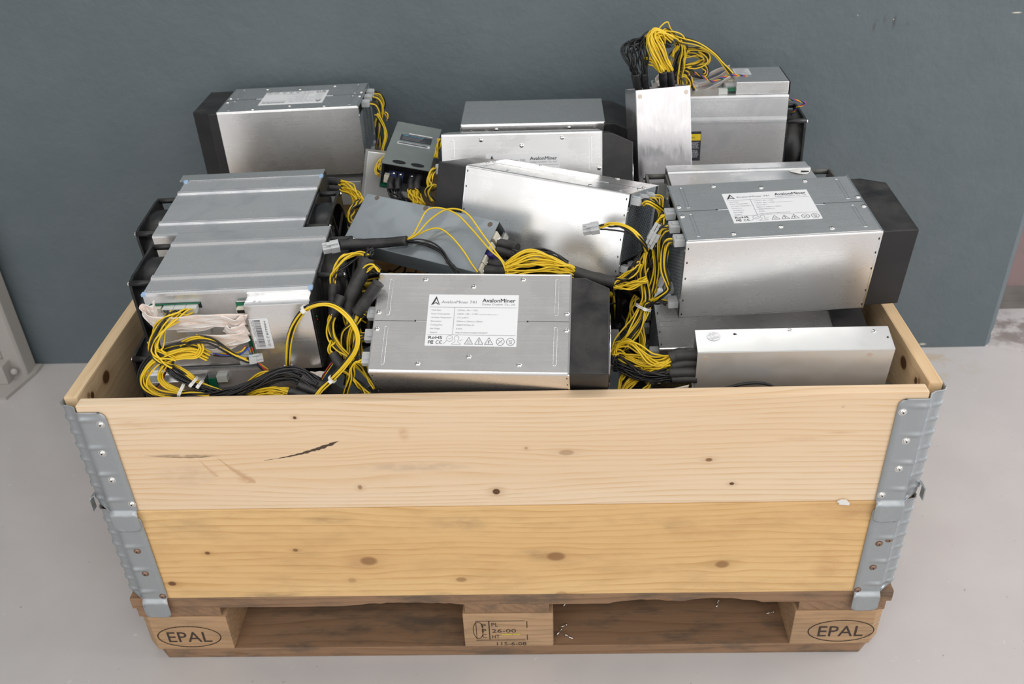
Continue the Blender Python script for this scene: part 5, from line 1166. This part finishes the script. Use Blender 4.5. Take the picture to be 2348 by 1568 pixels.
wires('wires', P4, [(0.2892,0.6640,0.7572),(0.2789,0.6640,0.7763),(0.2703,0.6660,0.7975),(0.2655,0.6720,0.8143),(0.2721,0.6800,0.8226),(0.2828,0.6900,0.8166),(0.2911,0.7000,0.8006)], 12, 0, 0.0085, seed=106, R0=0.006)
wires('wires', P4, [(0.3030,0.6680,0.7564),(0.2966,0.6680,0.7730),(0.2844,0.6680,0.7966),(0.2719,0.6740,0.8136),(0.2726,0.6840,0.8216),(0.2856,0.6940,0.8170),(0.3073,0.7050,0.8027)], 10, 1, 0.0075, seed=107, R0=0.0055)
wires('wires', P4, [(0.2877,0.6640,0.7557),(0.2771,0.6660,0.7695),(0.2640,0.6700,0.7765),(0.2510,0.6800,0.7755)], 7, 0, 0.006, seed=108)
c = empty('power_cable', Matrix.Translation((0.3358,0.7300,0.7792)), 'tall yellow and black tangle on top of the standing miner at back right', 'cable', 'loose power cables among the miners')
wires('wires', c, [(0.2855,0.7000,0.7891),(0.2799,0.7000,0.8064),(0.2841,0.7040,0.8236),(0.2983,0.7100,0.8324),(0.3060,0.7150,0.8186),(0.3186,0.7200,0.8030)], 1, 0, 0.0005, seed=109)
wires('wires', c, [(0.2866,0.7050,0.8079),(0.2945,0.7100,0.8172),(0.3027,0.7120,0.8149),(0.3133,0.7160,0.8042),(0.3253,0.7200,0.7981),(0.3589,0.7280,0.7871),(0.3903,0.7350,0.7667),(0.4122,0.7380,0.7442),(0.4285,0.7380,0.7257)], 3, 4, 0.0042, seed=110)
wires('wires', c, [(0.2597,0.7000,0.8039),(0.2879,0.7100,0.8096),(0.3126,0.7180,0.8068),(0.3272,0.7220,0.7959),(0.3286,0.7240,0.7795),(0.3219,0.7240,0.7590),(0.3184,0.7220,0.7338),(0.3226,0.7180,0.7103)], 6, 5, 0.0085, seed=111, wob=0.4)
wires('wires', c, [(0.3222,0.7200,0.7966),(0.3353,0.7260,0.7788),(0.3339,0.7280,0.7559),(0.3274,0.7280,0.7317),(0.3314,0.7220,0.7087)], 5, 6, 0.008, seed=112, wob=0.45)
wires('wires', c, [(0.3113,0.7200,0.7669),(0.3201,0.7220,0.7835),(0.3179,0.7220,0.7930)], 4, 3, 0.005, seed=113)
wires('wires', c, [(0.3356,0.7380,0.7746),(0.3621,0.7420,0.7727),(0.3779,0.7450,0.7618),(0.3789,0.7450,0.7496),(0.3611,0.7420,0.7428),(0.3331,0.7380,0.7399)], 7, 5, 0.0062, seed=114, wob=0.3)
wires('wires', c, [(0.3354,0.7420,0.7630),(0.3598,0.7480,0.7606),(0.3745,0.7500,0.7531),(0.3651,0.7480,0.7442),(0.3400,0.7420,0.7418)], 4, 6, 0.005, seed=115, wob=0.3)
wires('wires', c, [(0.3763,0.7450,0.7415),(0.3816,0.7420,0.7299),(0.3751,0.7380,0.7223),(0.3563,0.7350,0.7270),(0.3389,0.7320,0.7383)], 3, 6, 0.0055, seed=116)
wires('wires', c, [(0.3276,0.7300,0.7327),(0.3444,0.7320,0.7283),(0.3484,0.7300,0.7140),(0.3437,0.7240,0.6994)], 6, 3, 0.006, seed=117)
wires('wires', c, [(0.3401,0.7280,0.7354),(0.3490,0.7280,0.7245),(0.3582,0.7240,0.7024)], 2, 3, 0.003, seed=118)
wires('wires', c, [(0.3145,0.7250,0.7248),(0.3243,0.7220,0.7172),(0.3356,0.7200,0.7026)], 2, 4, 0.006, seed=119)
m = MB(); T = frame_at((0.3583,0.7220,0.6963),(1,.1,0))
for k in range(2): m.box(-.012 + k * .012, -.001 + k * .012, -.006, .006, -.012, .002, bev=.0006, T=T)
obj('connector', m, 'conn', c, world=True)
ribbon('ribbon_cable', D4, [(0.2942,0.7350,0.7014),(0.2866,0.7450,0.7126),(0.3013,0.7500,0.7240),(0.3346,0.7500,0.7180),(0.3683,0.7480,0.7027),(0.4003,0.7480,0.7135),(0.4250,0.7480,0.7293)], 0.024, Vector((0, 0.75, -0.65)))
ribbon('ribbon_cable', D4, [(0.3420,0.7350,0.6992),(0.3752,0.7350,0.6933),(0.3989,0.7350,0.7043),(0.4268,0.7350,0.7201)], 0.022, Vector((0, 0.75, -0.65)))
ribbon('ribbon_cable', D4, [(0.3359,0.7580,0.7138),(0.3775,0.7600,0.7137),(0.4089,0.7580,0.7284),(0.4277,0.7560,0.7334)], 0.018, Vector((0, 0.75, -0.65)))
twisted(D4, [(0.3576,0.7350,0.7319),(0.3733,0.7280,0.7254),(0.3911,0.7240,0.7172),(0.4095,0.7300,0.7222),(0.4329,0.7350,0.7249),(0.4537,0.7250,0.7241),(0.4745,0.7120,0.7161),(0.5019,0.7020,0.7038),(0.5274,0.6970,0.6899),(0.5500,0.6950,0.6850),(0.5602,0.6950,0.6814),(0.5550,0.6970,0.6759),(0.5468,0.7000,0.6701),(0.5428,0.7150,0.6531)], ['yellow','red','blue','blackwire'], R=0.0011, r=0.00085, turns=150)
m = MB(); T = frame_at((0.4245,0.7250,0.7085),(1,0,0))
m.box(-.010,.010,-.012,.012,-.014,.004,bev=.0008,T=T); obj('socket_block', m, 'conn', D4, world=True)
m = MB(); T = frame_at((0.4252,0.7300,0.6935),(1,0,0))
m.box(-.020,.026,-.02,.03,-.0008,.0008,T=T); obj('circuit_board', m, 'pcb', D4, world=True)
ribbon('ribbon_cable', D1, [(-0.4641,0.0800,0.6310),(-0.4624,0.0665,0.6336),(-0.4739,0.0742,0.6320),(-0.4747,0.0684,0.6258),(-0.4634,0.0607,0.6219),(-0.4416,0.0674,0.6144),(-0.4131,0.0655,0.6177),(-0.3867,0.0607,0.6222),(-0.3601,0.0684,0.6168),(-0.3444,0.0771,0.6103)], 0.026, Vector((0, -0.35, 0.94)))
ribbon('ribbon_cable', D1, [(-0.4434,0.0742,0.6031),(-0.4183,0.0723,0.6037),(-0.3910,0.0684,0.6126),(-0.3707,0.0655,0.6195),(-0.3547,0.0674,0.6124),(-0.3443,0.0752,0.6143)], 0.022, Vector((0, -0.5, 0.86)))
ribbon('ribbon_cable', D1, [(-0.3723,0.0703,0.6039),(-0.3651,0.0684,0.5978),(-0.3538,0.0703,0.5963),(-0.3444,0.0761,0.5996)], 0.026, Vector((0, -0.35, 0.94)))
ribbon('ribbon_cable', D1, [(-0.4639,0.0742,0.5688),(-0.4376,0.0742,0.5756),(-0.4037,0.0703,0.5846),(-0.3725,0.0684,0.5851),(-0.3553,0.0723,0.5851),(-0.3451,0.0771,0.5875)], 0.024, Vector((0, -0.35, 0.94)))
ribbon('ribbon_cable', D1, [(-0.4555,0.0781,0.5572),(-0.4217,0.0761,0.5666),(-0.3972,0.0742,0.5629),(-0.3773,0.0742,0.5698),(-0.3591,0.0761,0.5769)], 0.018, Vector((0, -0.6, 0.8)))
ribbon('ribbon_cable', D1, [(-0.4745,0.0819,0.6356),(-0.4769,0.0742,0.6320),(-0.4710,0.0703,0.6217),(-0.4621,0.0665,0.6155)], 0.018, Vector((0.6, -0.2, 0.7)))
twisted(D1, [(-0.3497,0.0742,0.5692),(-0.3559,0.0723,0.5633),(-0.3673,0.0742,0.5578),(-0.3842,0.0771,0.5548),(-0.4006,0.0800,0.5547)], ['blue','yellow','red','blackwire'], R=0.0024, r=0.00095, turns=20)
twisted(D1, [(-0.3441,0.0723,0.5703),(-0.3410,0.0665,0.5624),(-0.3373,0.0645,0.5534),(-0.3328,0.0645,0.5444),(-0.3260,0.0684,0.5326)], ['blue','yellow','red','blackwire'], R=0.0024, r=0.00095, turns=24)
twisted(D3, [(-0.4779,0.0819,0.5265),(-0.4835,0.0800,0.5165),(-0.4890,0.0771,0.5055),(-0.5009,0.0723,0.4969),(-0.5032,0.0626,0.4947)], ['blue','yellow','red','blackwire'], R=0.0022, r=0.0009, turns=30)
twisted(D3, [(-0.2356,0.1012,0.5290),(-0.2424,0.0916,0.5221),(-0.2488,0.0819,0.5138),(-0.2538,0.0723,0.5055),(-0.2582,0.0626,0.4972)], ['blue','yellow','red','blackwire'], R=0.002, r=0.0009, turns=30)
ribbon('ribbon_cable', D3, [(-0.2579,0.0800,0.5214),(-0.2599,0.0703,0.5207),(-0.2629,0.0626,0.5157),(-0.2664,0.0607,0.5065)], 0.022, Vector((1, 0, 0.15)))
m = MB(); P = [Vector((0.2087, 0.024, 0.5112)), Vector((0.2369, 0.0259, 0.518)), Vector((0.2594, 0.0278, 0.522))]
for q, r_ in zip(P, P[1:]): m.add([q, r_, r_ + Vector((0, .004, -.022)), q + Vector((0, .004, -.022)), q + Vector((.002, .003, .0)), r_ + Vector((.003, .003, .001)), r_ + Vector((0, .006, -.022)), q + Vector((0, .006, -.022))], [(0, 1, 2, 3), (4, 7, 6, 5), (0, 4, 5, 1), (3, 2, 6, 7), (0, 3, 7, 4), (1, 5, 6, 2)])
tag(obj('cardboard_scrap', m, 'card'), 'torn strip of cardboard behind the rim, left of the long silver power supply', 'cardboard')
# ------------------------------------------------------------------ nobody could count it: the snarl of cables that fills the crate below the miners
rng = random.Random(11); m = MB()
for k in range(150):
    x, y, z = rng.uniform(-.5, .5), rng.uniform(.08, .7), rng.uniform(.16, .36)
    a = rng.uniform(0, 6.28); P = []
    for i in range(9):
        P.append((max(-.565, min(.565, x)), max(.035, min(.765, y)), max(.165, min(.325, z))))
        a += rng.uniform(-1.2, 1.2); s_ = rng.uniform(.05, .1); x += s_ * cos(a); y += s_ * sin(a); z += rng.uniform(-.05, .05)
    P = [(max(-.56, min(.56, q[0])), max(.04, min(.76, q[1])), max(.16, min(.33, q[2]))) for q in spline(P, 6)]
    m.tube(P, rng.choice((.0022, .0022, .004, .0075)), 6, 0 if rng.random() < .72 else 1)
for k in range(90):
    x, y = rng.uniform(-.53, .53), rng.uniform(.07, .72)
    m.tube(spline([(x, y, .16), (x + rng.uniform(-.1, .1), min(.74, max(.05, y + rng.uniform(-.08, .08))), .24), (max(-.54, min(.54, x + rng.uniform(-.2, .2))), min(.74, max(.05, y + rng.uniform(-.12, .12))), .32)], 8), .006, 6, 0)
for x0, x1, y0, y1, z0, z1, cnt in ((-.15, .2, .41, .73, .34, .47, 70), (-.08, .16, .38, .42, .34, .45, 22), (-.55, -.24, .36, .66, .33, .36, 30)):
    for k in range(cnt):
        P = []
        x, y, z = rng.uniform(x0, x1), rng.uniform(y0, y1), rng.uniform(z0, z1); a = rng.uniform(0, 6.28)
        for i in range(8):
            P.append((x, y, z)); a += rng.uniform(-1.2, 1.2); x += .06 * cos(a); y += .06 * sin(a); z += rng.uniform(-.04, .04)
        P = [(max(x0, min(x1, q[0])), max(y0, min(y1, q[1])), max(z0, min(z1, q[2]))) for q in spline(P, 6)]
        m.tube(P, rng.choice((.0014, .0022, .006)), 6, 0 if rng.random() < .8 else 1)
m.box(-.57, .57, .03, .77, .146, .235, 2)  # plain dark block added over the deck, its colour stands in for deep shade
tag(obj('cable_snarl', m, ['blackwire', 'yellow', 'dark']), 'dark snarl of black and yellow cable over a dark filler block beneath the miners', 'cables', kind='stuff')
